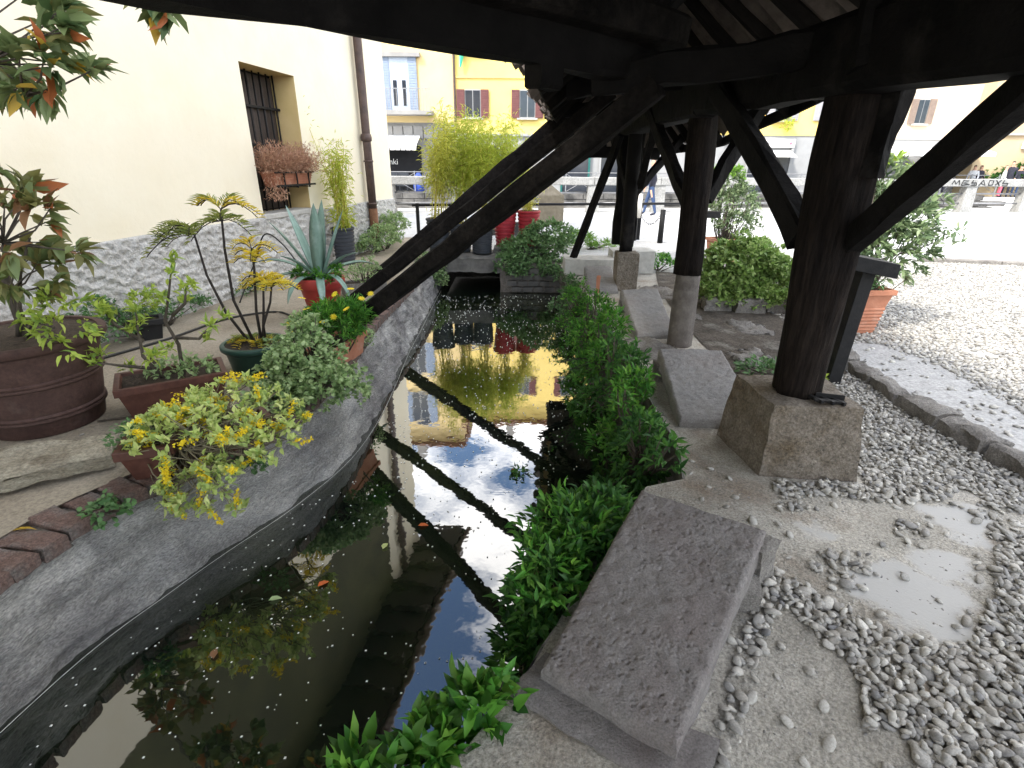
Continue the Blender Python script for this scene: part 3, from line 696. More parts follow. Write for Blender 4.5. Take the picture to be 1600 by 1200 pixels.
# ------------------------------------------------------------------ kerb of rough stones on the right
kerb = struct(bpy.data.objects.new('kerb', None)); COL.objects.link(kerb)
kp = [(2.98, 5.0), (2.93, 4.55), (2.88, 4.2), (2.84, 3.85), (2.82, 3.48), (2.83, 3.1), (2.86, 2.75), (2.89, 2.4), (2.93, 2.0), (2.97, 1.55), (3.02, 1.0)]
for a, b in zip(kp[:-1], kp[1:]):
    w = .07+rng.uniform(-.01, .02)
    rough_stone([(a[0]-w, a[1]-.02), (a[0]+w, a[1]-.02), (b[0]+w, b[1]+.02), (b[0]-w, b[1]+.02)], -.02, .11+rng.uniform(-.015, .02), .028, 6, 14, 4).build('kerb_stone', M['stone'], kerb, True)

# ------------------------------------------------------------------ gravel
ico_v, ico_f = None, None
def ico(sub):
    bm = bmesh.new(); bmesh.ops.create_icosphere(bm, subdivisions=sub, radius=1)
    v = np.array([p.co for p in bm.verts]); f = np.array([[q.index for q in fa.verts] for fa in bm.faces]); bm.free(); return v, f
def pebbles_mesh(name, pos, size, sub, flat=.62):
    Tv, Tf = ico(sub); n = len(pos)
    sx = size*rng.uniform(.85, 1.35, n); sy = size*rng.uniform(.6, .95, n); sz = size*rng.uniform(.3, .58, n)*flat/.62
    vv = np.clip(rng.lognormal(0, .28, n), .55, 1.7); sx, sy, sz = sx*vv, sy*vv, sz*vv
    a = rng.uniform(0, 2*math.pi, n); ti = rng.normal(0, .22, (n, 2))
    V = Tv[None]*np.stack([sx, sy, sz], 1)[:, None, :]
    ph = rng.uniform(0, 50, (n, 3))
    bum = .13*np.sin(Tv[None, :, 0]*2.3+ph[:, 0:1])*np.cos(Tv[None, :, 1]*2.7+ph[:, 1:2])+.09*np.sin(Tv[None, :, 2]*3.1+Tv[None, :, 0]*2+ph[:, 2:3])
    V = V*(1+bum+rng.normal(0, .025, (n, len(Tv))))[:, :, None]
    z0 = V[:, :, 2]+V[:, :, 0]*ti[:, 0:1]+V[:, :, 1]*ti[:, 1:2]
    c, s_ = np.cos(a)[:, None], np.sin(a)[:, None]
    X = V[:, :, 0]*c-V[:, :, 1]*s_; Y = V[:, :, 0]*s_+V[:, :, 1]*c
    V = np.stack([X+pos[:, 0:1], Y+pos[:, 1:2], z0+pos[:, 2:3]+sz[:, None]*.35], 2)
    F = (Tf[None]+(np.arange(n)*len(Tv))[:, None, None]).reshape(-1, 3)
    return raw_mesh(name, V.reshape(-1, 3), F, M['pebble'], True)
def scatter(x0, x1, y0, y1, step, jit=.48):
    xs = np.arange(x0, x1, step); ys = np.arange(y0, y1, step*.87); X, Y = np.meshgrid(xs, ys)
    X = X+(np.arange(len(ys)) % 2)[:, None]*step/2
    X = X+rng.uniform(-jit, jit, X.shape)*step; Y = Y+rng.uniform(-jit, jit, Y.shape)*step
    return X.ravel(), Y.ravel()
dense_polys = [[(1.1, .8), (1.05, 1.05), (1.17, 1.25), (1.12, 1.48), (1.03, 1.62), (1.0, 1.75), (1.1, 1.85), (1.2, 1.7), (1.4, 1.46), (1.66, 1.42), (1.95, 1.66), (2.2, 1.95), (2.35, 2.05), (2.9, 2.0), (3.05, 1.0), (3.0, -.5), (1.0, -.5)],
               [(1.42, 2.3), (1.62, 2.35), (1.78, 2.3), (2.0, 2.28), (2.2, 2.3), (2.42, 2.42), (2.5, 2.2), (2.85, 2.1), (2.84, 3.0), (2.78, 3.6), (2.8, 4.1), (2.45, 3.9), (2.2, 3.5), (2.0, 3.1), (1.95, 2.55), (1.4, 2.52)]]
sparse_poly = [(1.05, 1.55), (1.2, 1.7), (1.25, 2.1), (1.4, 2.35), (2.4, 2.45), (2.5, 2.1), (2.0, 1.7), (1.6, 1.4), (1.3, 1.35)]
slab_strip = [(.52, .93), (.6, .95), (1.1, 1.65), (1.02, 1.72)]
X, Y = scatter(.4, 3.1, -.2, 4.3, .0265)
ins = np.zeros(X.shape, bool)
for dp in dense_polys: ins |= in_poly(X, Y, dp)
nzv = np.array([mnoise.noise(Vector((x*4, y*4, 3.3))) for x, y in zip(X, Y)])
cl = np.array([mnoise.noise(Vector((x*3.2, y*3.2, 9.1))) for x, y in zip(X, Y)])
sp = in_poly(X, Y, sparse_poly) & (((cl > .2) & (rng.random(X.shape) < .55)) | (rng.random(X.shape) < .025))
sp |= in_poly(X, Y, slab_strip) & (rng.random(X.shape) < .75)
for q in smooth_patches: sp &= ~(in_poly(X, Y, q) & (rng.random(X.shape) < .8))
keep = (ins & (nzv > -.62)) | sp
blk_clear = in_poly(X, Y, [(1.3, 2.5), (1.93, 2.44), (1.95, 3.0), (1.3, 3.03)])
keep &= ~blk_clear
X, Y = X[keep], Y[keep]
near = (Y < 2.6)
pos = np.stack([X, Y, np.full(len(X), .006)+rng.uniform(0, .006, len(X))], 1)
struct_g = link('gravel', pebbles_mesh('gravel', pos[near], .0158, 2), None, stuff=True)
tag(struct_g, 'loose grey river pebbles covering the ground right of the wash stones', 'gravel')
g = link('gravel', pebbles_mesh('gravel', pos[~near], .0158, 1), None, stuff=True); tag(g, 'grey pebble bed between the block base and the kerb stones', 'gravel')
# second thin layer on the dense part
kk = rng.random(len(pos)) < .3
p2 = pos[kk].copy(); p2[:, :2] += rng.uniform(-.012, .012, (len(p2), 2)); p2[:, 2] += .013
ok = np.zeros(len(p2), bool)
for dp in dense_polys: ok |= in_poly(p2[:, 0], p2[:, 1], dp)
g = link('gravel', pebbles_mesh('gravel', p2[ok], .0145, 1), None, stuff=True); tag(g, 'loose top layer of pebbles on the near gravel bed', 'gravel')
# plaza gravel beyond the kerb
X, Y = scatter(2.95, 9.5, 1.2, 9.6, .041)
bare = [[(2.9, 4.3), (3.4, 5.0), (3.72, 4.5), (3.6, 3.4), (3.3, 2.6), (3.1, 2.0), (2.9, 2.0)]]
cl = np.array([mnoise.noise(Vector((x*1.6, y*1.6, 5.1))) for x, y in zip(X, Y)])
inb = in_poly(X, Y, bare[0]) | (cl < -.28)
keep = (~inb | (rng.random(X.shape) < .09)) & (Y < 9.9-.27*(X-7.0)) & (X > 2.98)
keep &= X < (Y*1.15+1.6)
X, Y = X[keep], Y[keep]
pos = np.stack([X, Y, np.full(len(X), .004)], 1)
g = link('gravel', pebbles_mesh('gravel', pos, .019, 1), None, stuff=True); tag(g, 'sunlit pale pebble surface of the open square beyond the kerb', 'gravel')
X, Y = rng.uniform(-.2, 2.4, 5200), rng.uniform(.5, 3.0, 5200)
kk = in_poly(X, Y, pave) & (rng.random(len(X)) < np.where(X > .5, .8, .25))
kk &= ~in_poly(X, Y, [(1.3, 2.46), (1.93, 2.44), (1.95, 3.04), (1.3, 3.04)])
pos = np.stack([X[kk], Y[kk], np.full(kk.sum(), .002)], 1)
g = link('grit', pebbles_mesh('grit', pos, .0055, 1, .4), None, stuff=True); tag(g, 'fine grit set in the bare concrete around the nearest wash stone', 'grit')
rng = np.random.default_rng(99)
# loose single pebbles lying on the bare concrete
pm = []
for k in range(5):
    me = pebbles_mesh('pebble', np.array([[0, 0, 0.]]), .02, 2); pm.append(me)
loose = [(1.13, 1.95), (1.19, 1.99), (1.3, 1.83), (1.22, 1.87), (1.06, 2.1), (1.17, 2.12), (1.3, 2.02), (.78, 1.2), (.9, 1.28), (.97, 1.4), (.86, 1.12), (1.0, 1.17), (1.02, 1.3), (.7, 1.1), (.8, 1.42), (1.08, 2.24), (.98, 2.3), (1.16, 2.32), (1.06, 2.42), (1.0, 2.55), (1.13, 2.6), (1.2, 2.5), (1.05, 2.68), (.93, 1.52), (.85, 1.0), (.95, 1.05), (1.42, 1.55), (1.7, 1.62), (1.55, 1.9), (1.8, 1.95)]
for i, (x, y) in enumerate(loose):
    o = link('pebble', pm[i % 5]); o.location = (x, y, .005); o.rotation_euler = (0, 0, rng.uniform(0, 6)); sc = rng.uniform(.6, 1.2); o.scale = (sc, sc, sc)
    tag(o, 'single loose pebble lying on the bare concrete by the wash stone', 'pebble', 'loose pebbles on the bare concrete')
loose_l = [(-2.62, 2.72), (-2.45, 2.62), (-2.38, 2.8), (-2.55, 2.9), (-2.3, 2.68), (-2.7, 2.95), (-2.2, 2.75)]
for i, (x, y) in enumerate(loose_l):
    o = link('pebble', pm[i % 5]); o.location = (x, y, .006); o.rotation_euler = (0, 0, rng.uniform(0, 6)); o.scale = (.7, .7, .6)
    tag(o, 'small pebble on the ledge beside the big brown pot', 'pebble', 'pebbles on the ledge')

# ================================================================== THE TIMBER WASH SHELTER
rng = np.random.default_rng(101)
sh = thing('wash_shelter', 'dark timber wash shelter on posts with a tiled roof over the canal bank', 'shelter', (1.6, 4.8, 0))
def shp(mb, name, m_, smooth=False, bevel=0, stuff=False, parent=None):
    """build in world space, parent to the shelter"""
    for i in range(len(mb.v)): mb.v[i] = mb.v[i]-np.array([1.6, 4.8, 0])
    return mb.build(name, m_, parent or sh, smooth, bevel, stuff)
def trunk(x, y, z0, z1, r0, r1, seg=18, n=14, lean=(0, 0), amp=.008):
    mb = MB(); V = []
    for i in range(n+1):
        k = i/n; z = z0+(z1-z0)*k; r_ = r0+(r1-r0)*k
        for j in range(seg):
            a = j*2*math.pi/seg
            rr = r_+amp*mnoise.noise(Vector((math.cos(a)*2+x*7, math.sin(a)*2+y*5, z*1.3)))*2+amp*.5*mnoise.noise(Vector((math.cos(a)*9, math.sin(a)*9, z*2.0+x)))
            V.append((x+lean[0]*k+rr*math.cos(a), y+lean[1]*k+rr*math.sin(a), z))
    F = [(i*seg+j, i*seg+(j+1) % seg, (i+1)*seg+(j+1) % seg, (i+1)*seg+j) for i in range(n) for j in range(seg)]
    F.append(tuple(range(seg-1, -1, -1))); F.append(tuple(n*seg+j for j in range(seg)))
    return mb.add(V, F)
PX, P1Y, P2Y, P3Y = 1.6, 2.75, 4.86, 7.3
# base block of the nearest post (tapered), a thing of its own
def taper_block(bc, tc_, z0, z1, amp=.012, n=14):
    mb = MB(); bc, tc_ = np.array(bc, float), np.array(tc_, float)
    def pt(k, s_, w):
        a, b = k % 4, (k+1) % 4
        p0 = bc[a]*(1-s_)+bc[b]*s_; p1 = tc_[a]*(1-s_)+tc_[b]*s_
        p = np.array([*(p0*(1-w)+p1*w), z0+(z1-z0)*w])
        return p+np.array(mnoise.noise_vector(Vector(p*6)))*amp+np.array(mnoise.noise_vector(Vector(p*23)))*amp*.35
    for k in range(4):
        V = [pt(k, i/n, j/n) for j in range(n+1) for i in range(n+1)]
        mb.add(V, [(j*(n+1)+i, j*(n+1)+i+1, (j+1)*(n+1)+i+1, (j+1)*(n+1)+i) for j in range(n) for i in range(n)])
    V = []
    for j in range(n+1):
        for i in range(n+1):
            u, v = i/n, j/n
            p = (tc_[0]*(1-u)+tc_[1]*u)*(1-v)+(tc_[3]*(1-u)+tc_[2]*u)*v
            p = np.array([p[0], p[1], z1])
            V.append(p+np.array(mnoise.noise_vector(Vector(p*6)))*amp+np.array(mnoise.noise_vector(Vector(p*23)))*amp*.35)
    mb.add(V, [(j*(n+1)+i, j*(n+1)+i+1, (j+1)*(n+1)+i+1, (j+1)*(n+1)+i) for j in range(n) for i in range(n)])
    return mb
blk = taper_block([(1.375, 2.53), (1.885, 2.475), (1.93, 3.02), (1.31, 3.03)], [(1.385, 2.55), (1.83, 2.5), (1.86, 2.98), (1.36, 2.99)], -.02, .43)
tag(blk.build('base_block', M['block'], smooth=False), 'rough tapered concrete block under the nearest thick post', 'block')
sb = MB()
# posts
p1 = shp(trunk(PX, P1Y, .425, 2.0, .12, .15, 26, 30, lean=(-.02, 0), amp=.012), 'post', M['timber_post'], True)
p2 = shp(trunk(PX-.01, P2Y, .68, 2.08, .122, .112, lean=(-.03, 0), amp=.012), 'post', M['timber_post'], True)
shp(trunk(PX, P2Y, -.02, .7, .114, .108, amp=.004), 'post_base', mat('stained_stone', (.09, .078, .07), (.16, .142, .128), 9, .85, .6, 30, c3=(.06, .05, .046), c3scale=4), True)
p3 = shp(trunk(PX-.07, P3Y+.05, .5, 2.1, .085, .09), 'post', M['timber'], True)
shp(MB().beam((PX-.12, P3Y+.45, .55), (PX-.12, P3Y+.45, 2.0), .14, .14, 5), 'post', M['timber'])
shp(MB().beam((PX-.0, P3Y+.2, .55), (PX+.02, P3Y+.2, 2.0), .12, .12, 5), 'post', M['timber'])
# iron shoe at the foot of the nearest post
b = MB()
for i, (dx, dy) in enumerate([(.0, 0), (.05, -.015), (.1, -.03)]):
    b.box((1.62+dx, 2.61+dy, .447), (.02, .12, .02), .35)
b.box((1.68, 2.565, .449), (.15, .03, .012), -.3); b.box((1.7, 2.6, .46), (.14, .008, .03), -.3)
shp(b, 'iron_shoe', M['iron'], bevel=.002)
# long plate over the posts
shp(MB().beam((1.58, -2.5, 1.93), (1.54, 1.0, 1.95), .22, .3, 6), 'plate', M['timber'])
shp(MB().beam((1.54, .95, 1.99), (1.5, 4.7, 2.12), .22, .32, 10), 'plate', M['timber'])
shp(MB().beam((1.51, 4.65, 2.1), (1.5, 9.2, 2.1), .2, .3, 8), 'plate', M['timber'])
# braces in line with the plate
def brace(a, b, w=.12, h=.13, m_='timber', n=6, bow=0): return shp(MB().beam(a, b, w, h, n, .005, bow=bow), 'brace', M[m_])
brace((1.5, 2.84, 1.25), (1.36, 4.05, 2.08), .09, .135, bow=.02)
brace((1.65, 2.68, 1.24), (1.56, 1.62, 1.99), .09, .115)
brace((1.53, 4.95, 1.3), (1.42, 6.2, 2.12), .09, .13)
brace((1.62, 7.25, 1.35), (1.54, 6.35, 2.12), .08, .1)
brace((1.5, 7.4, 1.3), (1.36, 8.3, 2.1), .08, .1)
brace((1.68, 4.9, 1.32), (2.2, 5.25, 2.15), .09, .13)
brace((1.6, 7.4, 1.25), (2.3, 7.8, 2.0), .08, .1)
brace((.93, 8.35, .24), (1.38, 7.6, 1.95), .075, .11)
# king post and hanging cleats beside the nearest post
shp(MB().beam((1.47, 2.5, 1.96), (1.5, 2.66, 3.0), .15, .15, 5), 'king_post', M['timber'])
shp(MB().beam((1.63, 2.62, 1.55), (1.64, 2.6, 2.0), .06, .1, 4, taper=1.4), 'cleat', M['timber'])
# struts over the canal
def strut(f, t_, w, h): return shp(MB().beam(f, t_, w, h, 14, .0035, bow=-.004), 'strut', M['timber_worn'])
strut((-1.73, 4.8, .02), (.78, 3.27, 2.0), .115, .135)
strut((-2.0, 5.62, .02), (.85, 5.17, 2.17), .1, .12)
strut((-2.05, 7.56, .02), (.64, 7.8, 2.18), .13, .15)
# cross ties from the plate to the strut heads
for a, b in [((.45, 3.42, 2.03), (1.55, 3.0, 2.13)), ((.45, 5.22, 2.2), (1.55, 5.1, 2.28)), ((.4, 7.8, 2.22), (1.55, 7.7, 2.28))]:
    shp(MB().beam(a, b, .15, .16, 6), 'tie_beam', M['timber'])
# near eave beams crossing overhead
shp(MB().beam((-2.9, .42, 2.17), (.74, 3.47, 2.13), .15, .2, 12), 'eave_beam', M['timber'])
shp(MB().beam((-2.8, .36, 2.325), (.9, 3.44, 2.27), .16, .17, 12), 'eave_beam', M['timber_worn'])
shp(MB().beam((.09, 2.92, 2.0), (.2, 3.01, 2.0), .12, .14, 2, .003), 'cleat', M['timber'])
# roof: ridge and slopes
def ridge_pt(y): return np.array([1.22+.02*y, y, 2.98])
def eave_l(y): return np.array([.17+.11*(y-4.35), y, 2.13])
def eave_r(y): return np.array([np.interp(y, [-3, 3.6, 4.6, 9.2], [2.12, 2.19, 2.4, 2.4]), y, np.interp(y, [-3, 3.6, 4.6, 6.7, 9.2], [2.45, 2.45, 2.12, 1.84, 1.77])])
for a, b in [(-2.5, 3.6), (3.55, 8.7)]:
    shp(MB().beam(ridge_pt(a)-[0, 0, .1], ridge_pt(b)-[0, 0, .1], .12, .16, 6), 'ridge_beam', M['timber'])
# far/left slope rafters
for y in np.arange(3.5, 8.8, .48):
    e = eave_l(y); r_ = ridge_pt(y)
    shp(MB().beam(e+[0, 0, -.03], r_+[0, 0, -.05], .07, .08, 4), 'rafter', M['timber_old'])
for y in np.arange(-2.3, 8.8, .5):
    shp(MB().beam(eave_r(y)+[0, 0, -.02], ridge_pt(y)+[0, 0, -.05], .07, .08, 3), 'rafter', M['timber_old'])
# battens along the far left slope
for k in np.linspace(0.04, .96, 7):
    a = eave_l(3.3)*(1-k)+ridge_pt(3.3)*k; b = eave_l(9.0)*(1-k)+ridge_pt(8.9)*k
    shp(MB().beam(a+[0, 0, .035], b+[0, 0, .035], .07, .025, 6, .003), 'batten', M['timber_new' if k < .1 else 'timber_old'])
# near roof: eave line of the near beams up to the ridge; boards run from the eave to the ridge
ne0, ne1 = np.array([-3.4, -.4, 2.47]), np.array([.75, 3.5, 2.37])
nb_ = 24
for i in range(nb_):
    k0 = i/nb_; k1 = (i+.93)/nb_
    a0 = ne0+(ne1-ne0)*k0; a1 = ne0+(ne1-ne0)*k1
    r0 = ridge_pt(-3.2+6.8*k0); r1 = ridge_pt(-3.2+6.8*k1)
    zz = rng.uniform(-.012, .012); t_ = np.array([0, 0, .022])
    mb = MB(); j = lambda: rng.normal(0, .006, 3)+[0, 0, zz]
    lo = [a0+j(), a1+j(), r1+j(), r0+j()]
    mb.hexa(lo+[q+t_ for q in lo]); shp(mb, 'board', M['timber_old'])
for k in np.linspace(.02, .98, 12):
    a = ne0+(ne1-ne0)*k; r_ = ridge_pt(-3.2+6.8*k)
    shp(MB().beam(a+[0, 0, -.05], r_+[0, 0, -.06], .09, .09, 5), 'rafter', M['timber'])
# clay tiles: left slope singly, the rest joined
def tile_arrays(L_=.44, w0=.092, w1=.075, seg=6):
    V = []; th = np.linspace(0, math.pi, seg+1)
    for w, y in ((w0, 0), (w1, L_)):
        V += [(w*math.cos(a), y, w*math.sin(a)*.75) for a in th]
        V += [((w-.014)*math.cos(a), y, (w-.014)*math.sin(a)*.75) for a in th]
    n = seg+1; F = []
    for i in range(seg):
        F.append((i, i+1, 2*n+i+1, 2*n+i)); F.append((n+i+1, n+i, 3*n+i, 3*n+i+1)); F.append((i+1, i, n+i, n+i+1))
    return np.array(V), F
tv, tf = tile_arrays()
tmesh = []
for k in range(3):
    me = bpy.data.meshes.new('roof_tile'); me.from_pydata((tv+rng.normal(0, .003, tv.shape)).tolist(), [], tf); me.materials.append(M['tile']); tmesh.append(me)
rows = 4
for r_ in range(rows):
    for i, y in enumerate(np.arange(3.35, 9.0, .165)):
        e = eave_l(y); rd_ = ridge_pt(y); d = nrm(rd_-e)
        p = e+d*(-.1+r_*.38+rng.normal(0, .02))+np.array([0, rng.normal(0, .01), .065+.012*(r_ % 2)])
        upv = np.array([0, 0, 1.]); sd_ = nrm(np.cross(d, upv)); nn = np.cross(sd_, d)
        flip = (i % 2 == 1)
        if flip: sd_, nn = -sd_, -nn; p = p+np.array([0, 0, .03])
        mt = Matrix(((sd_[0], d[0], nn[0], p[0]-1.6), (sd_[1], d[1], nn[1], p[1]-4.8), (sd_[2], d[2], nn[2], p[2]), (0, 0, 0, 1)))
        o = link('roof_tile', tmesh[(i+r_) % 3], sh); o.matrix_local = mt @ Matrix.Rotation(rng.normal(0, .05), 4, 'Z')
# covering sheets of tiles (joined) over the near roof, the right slope and the hip
def tile_field(name, c00, c10, c11, c01, nu, nv):
    """corrugated tile surface over a quad (u along the eave, v up the slope)"""
    c = [np.array(q, float) for q in (c00, c10, c11, c01)]; mb = MB(); V = []
    U = nu*8
    for v in range(nv+1):
        for u in range(U+1):
            a, b = u/U, v/nv
            p = (c[0]*(1-a)+c[1]*a)*(1-b)+(c[3]*(1-a)+c[2]*a)*b
            V.append(p+np.array([0, 0, .05+.05*abs(math.sin(u/8*math.pi))+.01*(v % 2)]))
    mb.add(V, [(v*(U+1)+u, v*(U+1)+u+1, (v+1)*(U+1)+u+1, (v+1)*(U+1)+u) for v in range(nv) for u in range(U)])
    return shp(mb, name, M['tile'], stuff=True)
ov = nrm(np.array([ne1[1]-ne0[1], -(ne1[0]-ne0[0]), 0]))*-.18
tile_field('tile_cover', ne0+ov, ne1+ov, ridge_pt(3.6), ridge_pt(-3.2), 26, 8)
for ya, yb, nu in [(-3, 3.6, 30), (3.6, 4.6, 5), (4.6, 6.7, 10), (6.7, 9.2, 12)]: tile_field('tile_cover', eave_r(ya), eave_r(yb), ridge_pt(min(yb, 8.7)), ridge_pt(ya), nu, 5)
tile_field('tile_cover', eave_l(3.3)+[.2, 0, .12], eave_l(9)+[.2, 0, .12], ridge_pt(8.9)+[0, 0, .03], ridge_pt(3.3)+[0, 0, .03], 30, 4)
hipA, hipB = np.array([.68, 9.6, 1.72]), np.array([2.4, 9.6, 1.72])
tile_field('tile_cover', hipA, hipB, ridge_pt(8.6)+[.03, 0, 0], ridge_pt(8.6)-[.03, 0, 0], 9, 5)
tile_field('tile_cover', eave_l(8.9), hipA, ridge_pt(8.7), ridge_pt(8.6), 4, 4)
tile_field('tile_cover', hipB, eave_r(8.9), ridge_pt(8.7), ridge_pt(8.6), 4, 4)
shp(MB().beam((.72, 9.45, 1.78), (2.38, 9.45, 1.76), .1, .17, 5), 'end_beam', M['timber'])
shp(MB().beam((.5, 8.6, 2.02), (1.5, 9.55, 1.86), .09, .12, 4), 'hip_rafter', M['timber'])
# right eave fascia
for ya, yb in [(-3, 3.6), (3.6, 4.6), (4.6, 6.7), (6.7, 9.3)]: shp(MB().beam(eave_r(ya)-[0, 0, .0], eave_r(yb)-[0, 0, .0], .04, .09, 4), 'fascia', M['timber'])
# base of the third post
tag(rough_stone([(1.4, 7.15), (1.68, 7.15), (1.68, 7.45), (1.4, 7.45)], -.02, .51, .01, 8, 8, 10).build('base_block', M['block'], smooth=False), 'narrow upright stone block under the third post', 'block')
lc = MB()
o = rough_stone([(.8, 8.2), (1.62, 8.15), (1.62, 8.6), (.8, 8.65)], .02, .26, .008, 16, 8, 5).build('concrete_ledge', M['sill'], smooth=False)
tag(o, 'pale concrete ledge stone carrying the small slanting brace beyond the canal bushes', 'ledge')
tag(rough_stone([(1.55, 8.35), (2.2, 8.35), (2.2, 8.8), (1.55, 8.8)], .02, .36, .008, 10, 8, 5).build('concrete_ledge', M['sill'], smooth=False), 'higher concrete ledge stone right behind the third post', 'ledge')

# ================================================================== LEFT HOUSE
rng = np.random.default_rng(102)
a_rot = -math.atan(WS)
hs = thing('house', 'cream rendered house with rough grey plinth and barred window on the left', 'house', (WX0, 0, 0), a_rot)
ca = math.cos(math.atan(WS))
def T(y): return y/ca                       # world y on the wall -> local y
W0, W1, WZ0, WZ1 = T(7.55), T(8.76), .93, 2.74
Yc, Yb, HT = T(12.05), T(-9), 7.2
b = MB()
def wq(y0, y1, z0, z1, x=0):
    b.add([(x, y0, z0), (x, y1, z0), (x, y1, z1), (x, y0, z1)], [(0, 1, 2, 3)])
UP, YU, UQ, YQ = 4.2, T(10.3), 3.3, T(6.1)
wq(Yb, YQ, 0, UQ); wq(YQ, W0, 0, UP); wq(W1, YU, 0, UP); wq(YU, Yc, 0, HT); wq(W0, W1, 0, WZ0); wq(W0, W1, WZ1, UP)
b.add([(0, Yc, 0), (-9, Yc, 0), (-9, Yc, HT), (0, Yc, HT)], [(0, 1, 2, 3)])
b.add([(0, Yb, 0), (-9, Yb, 0), (-9, Yb, HT), (0, Yb, HT)], [(3, 2, 1, 0)])
b.add([(-9, Yb, 0), (-9, Yc, 0), (-9, Yc, HT), (-9, Yb, HT)], [(3, 2, 1, 0)])
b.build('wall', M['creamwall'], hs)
b = MB(); wq(Yb, YQ, UQ, HT); wq(YQ, YU, UP, HT); b.build('upper_wall', M['dimwall'], hs)  # out of direct view; coloured dark only to dim its water reflection
D = -.42
b = MB()
b.add([(0, W0, WZ0), (D, W0, WZ0), (D, W0, WZ1), (0, W0, WZ1)], [(0, 1, 2, 3)])
b.add([(0, W1, WZ0), (D, W1, WZ0), (D, W1, WZ1), (0, W1, WZ1)], [(3, 2, 1, 0)])
b.add([(0, W0, WZ1), (D, W0, WZ1), (D, W1, WZ1), (0, W1, WZ1)], [(0, 1, 2, 3)])
b.add([(0, W0, WZ0), (D, W0, WZ0), (D, W1, WZ0), (0, W1, WZ0)], [(3, 2, 1, 0)])
b.build('reveal', M['reveal'], hs)
# rough plinth as displaced relief
ny, nz_ = 760, 60
V = []
for j in range(nz_+1):
    for i in range(ny+1):
        y = T(3.0)+(Yc+.03-T(3.0))*i/ny; z = .9*j/nz_+(.02*mnoise.noise(Vector((y*1.3, 0, 0))) if j == nz_ else 0)
        d = .035+.026*mnoise.fractal(Vector((y*11+z*5, z*17, 1)), .8, 2, 3)
        if j == nz_: d = .004
        V.append((d, y, z))
b = MB(); b.add(V, [(j*(ny+1)+i, j*(ny+1)+i+1, (j+1)*(ny+1)+i+1, (j+1)*(ny+1)+i) for j in range(nz_) for i in range(ny)])
b.add([(.03, T(-9), 0), (.03, T(3.0), 0), (.03, T(3.0), .9), (.03, T(-9), .9)], [(0, 1, 2, 3)])
b.add([(.03, Yc+.03, 0), (-9, Yc+.03, 0), (-9, Yc+.03, .9), (.03, Yc+.03, .9)], [(0, 1, 2, 3)])
b.build('plinth', M['roughrender'], hs, True)
b = MB(); b.box((-.12, (W0+W1)/2, WZ0-.03), (.34, W1-W0+.1, .07)); b.build('window_sill', M['sill'], hs, bevel=.01)
# window joinery: dark shutters behind, iron grille
wnd = MB(); wnd.box((D+.02, (W0+W1)/2, (WZ0+WZ1)/2), (.03, W1-W0, WZ1-WZ0)); wnd = wnd.build('window', M['shopdark'], hs)
for i in range(4):
    yy = W0+.06+(W1-W0-.1)*(i+.5)/4
    MB().box((D+.06, yy, WZ0+.9+.0), (.03, (W1-W0)/4-.03, WZ1-WZ0-.06)).build('shutter_panel', M['darkwood'], wnd, bevel=.006)
for i in range(3):
    yy = W0+.06+(W1-W0-.1)*(i+1)/4
    MB().box((D+.07, yy, WZ0+.9), (.05, .035, WZ1-WZ0-.06)).build('frame_stile', M['darkwood'], wnd, bevel=.005)
for i in range(8):
    yy = W0+.07+(W1-W0-.14)*i/7
    MB().tube([(D+.12, yy, WZ0), (D+.12, yy, WZ1)], .012, 8).build('bar', M['iron'], wnd, True)
for z in (1.25, 1.82, 2.3):
    MB().beam((D+.12, W0-.0, z), (D+.12, W1, z), .034, .034, 4, .001).build('bar', M['iron'], wnd)
# eave and roof
EO = 1.15
b = MB(); b.hexa([(-.02, Yb-.6, HT-.02), (EO, Yb-.6, HT-.16), (EO, Yc+.7, HT-.16), (-.02, Yc+.7, HT-.02), (-.02, Yb-.6, HT+.12), (EO, Yb-.6, HT-.02), (EO, Yc+.7, HT-.02), (-.02, Yc+.7, HT+.12)])
b.build('eave_soffit', M['darkwood'], hs)
for i in range(30):
    y = Yb+(Yc-Yb)*(i+.5)/30
    MB().beam((0, y, HT-.1), (EO-.05, y, HT-.26), .1, .13, 2, .002).build('eave_rafter', M['darkwood'], hs)
b = MB(); b.hexa([(-4.6, Yb-.6, HT+2.1), (EO+.08, Yb-.6, HT), (EO+.08, Yc+.75, HT), (-4.6, Yc+.75, HT+2.1), (-4.6, Yb-.6, HT+2.2), (EO+.08, Yb-.6, HT+.1), (EO+.08, Yc+.75, HT+.1), (-4.6, Yc+.75, HT+2.2)])
b.hexa([(-9.6, Yb-.6, HT-.1), (-4.6, Yb-.6, HT+2.1), (-4.6, Yc+.75, HT+2.1), (-9.6, Yc+.75, HT-.1), (-9.6, Yb-.6, HT), (-4.6, Yb-.6, HT+2.2), (-4.6, Yc+.75, HT+2.2), (-9.6, Yc+.75, HT)])
b.build('roof', M['rooftile'], hs)
b = MB(); b.tube([(EO+.1, Yb-.6, HT-.08), (EO+.1, Yc+.75, HT-.08)], .08, 10); b.build('gutter', M['copper'], hs, True)
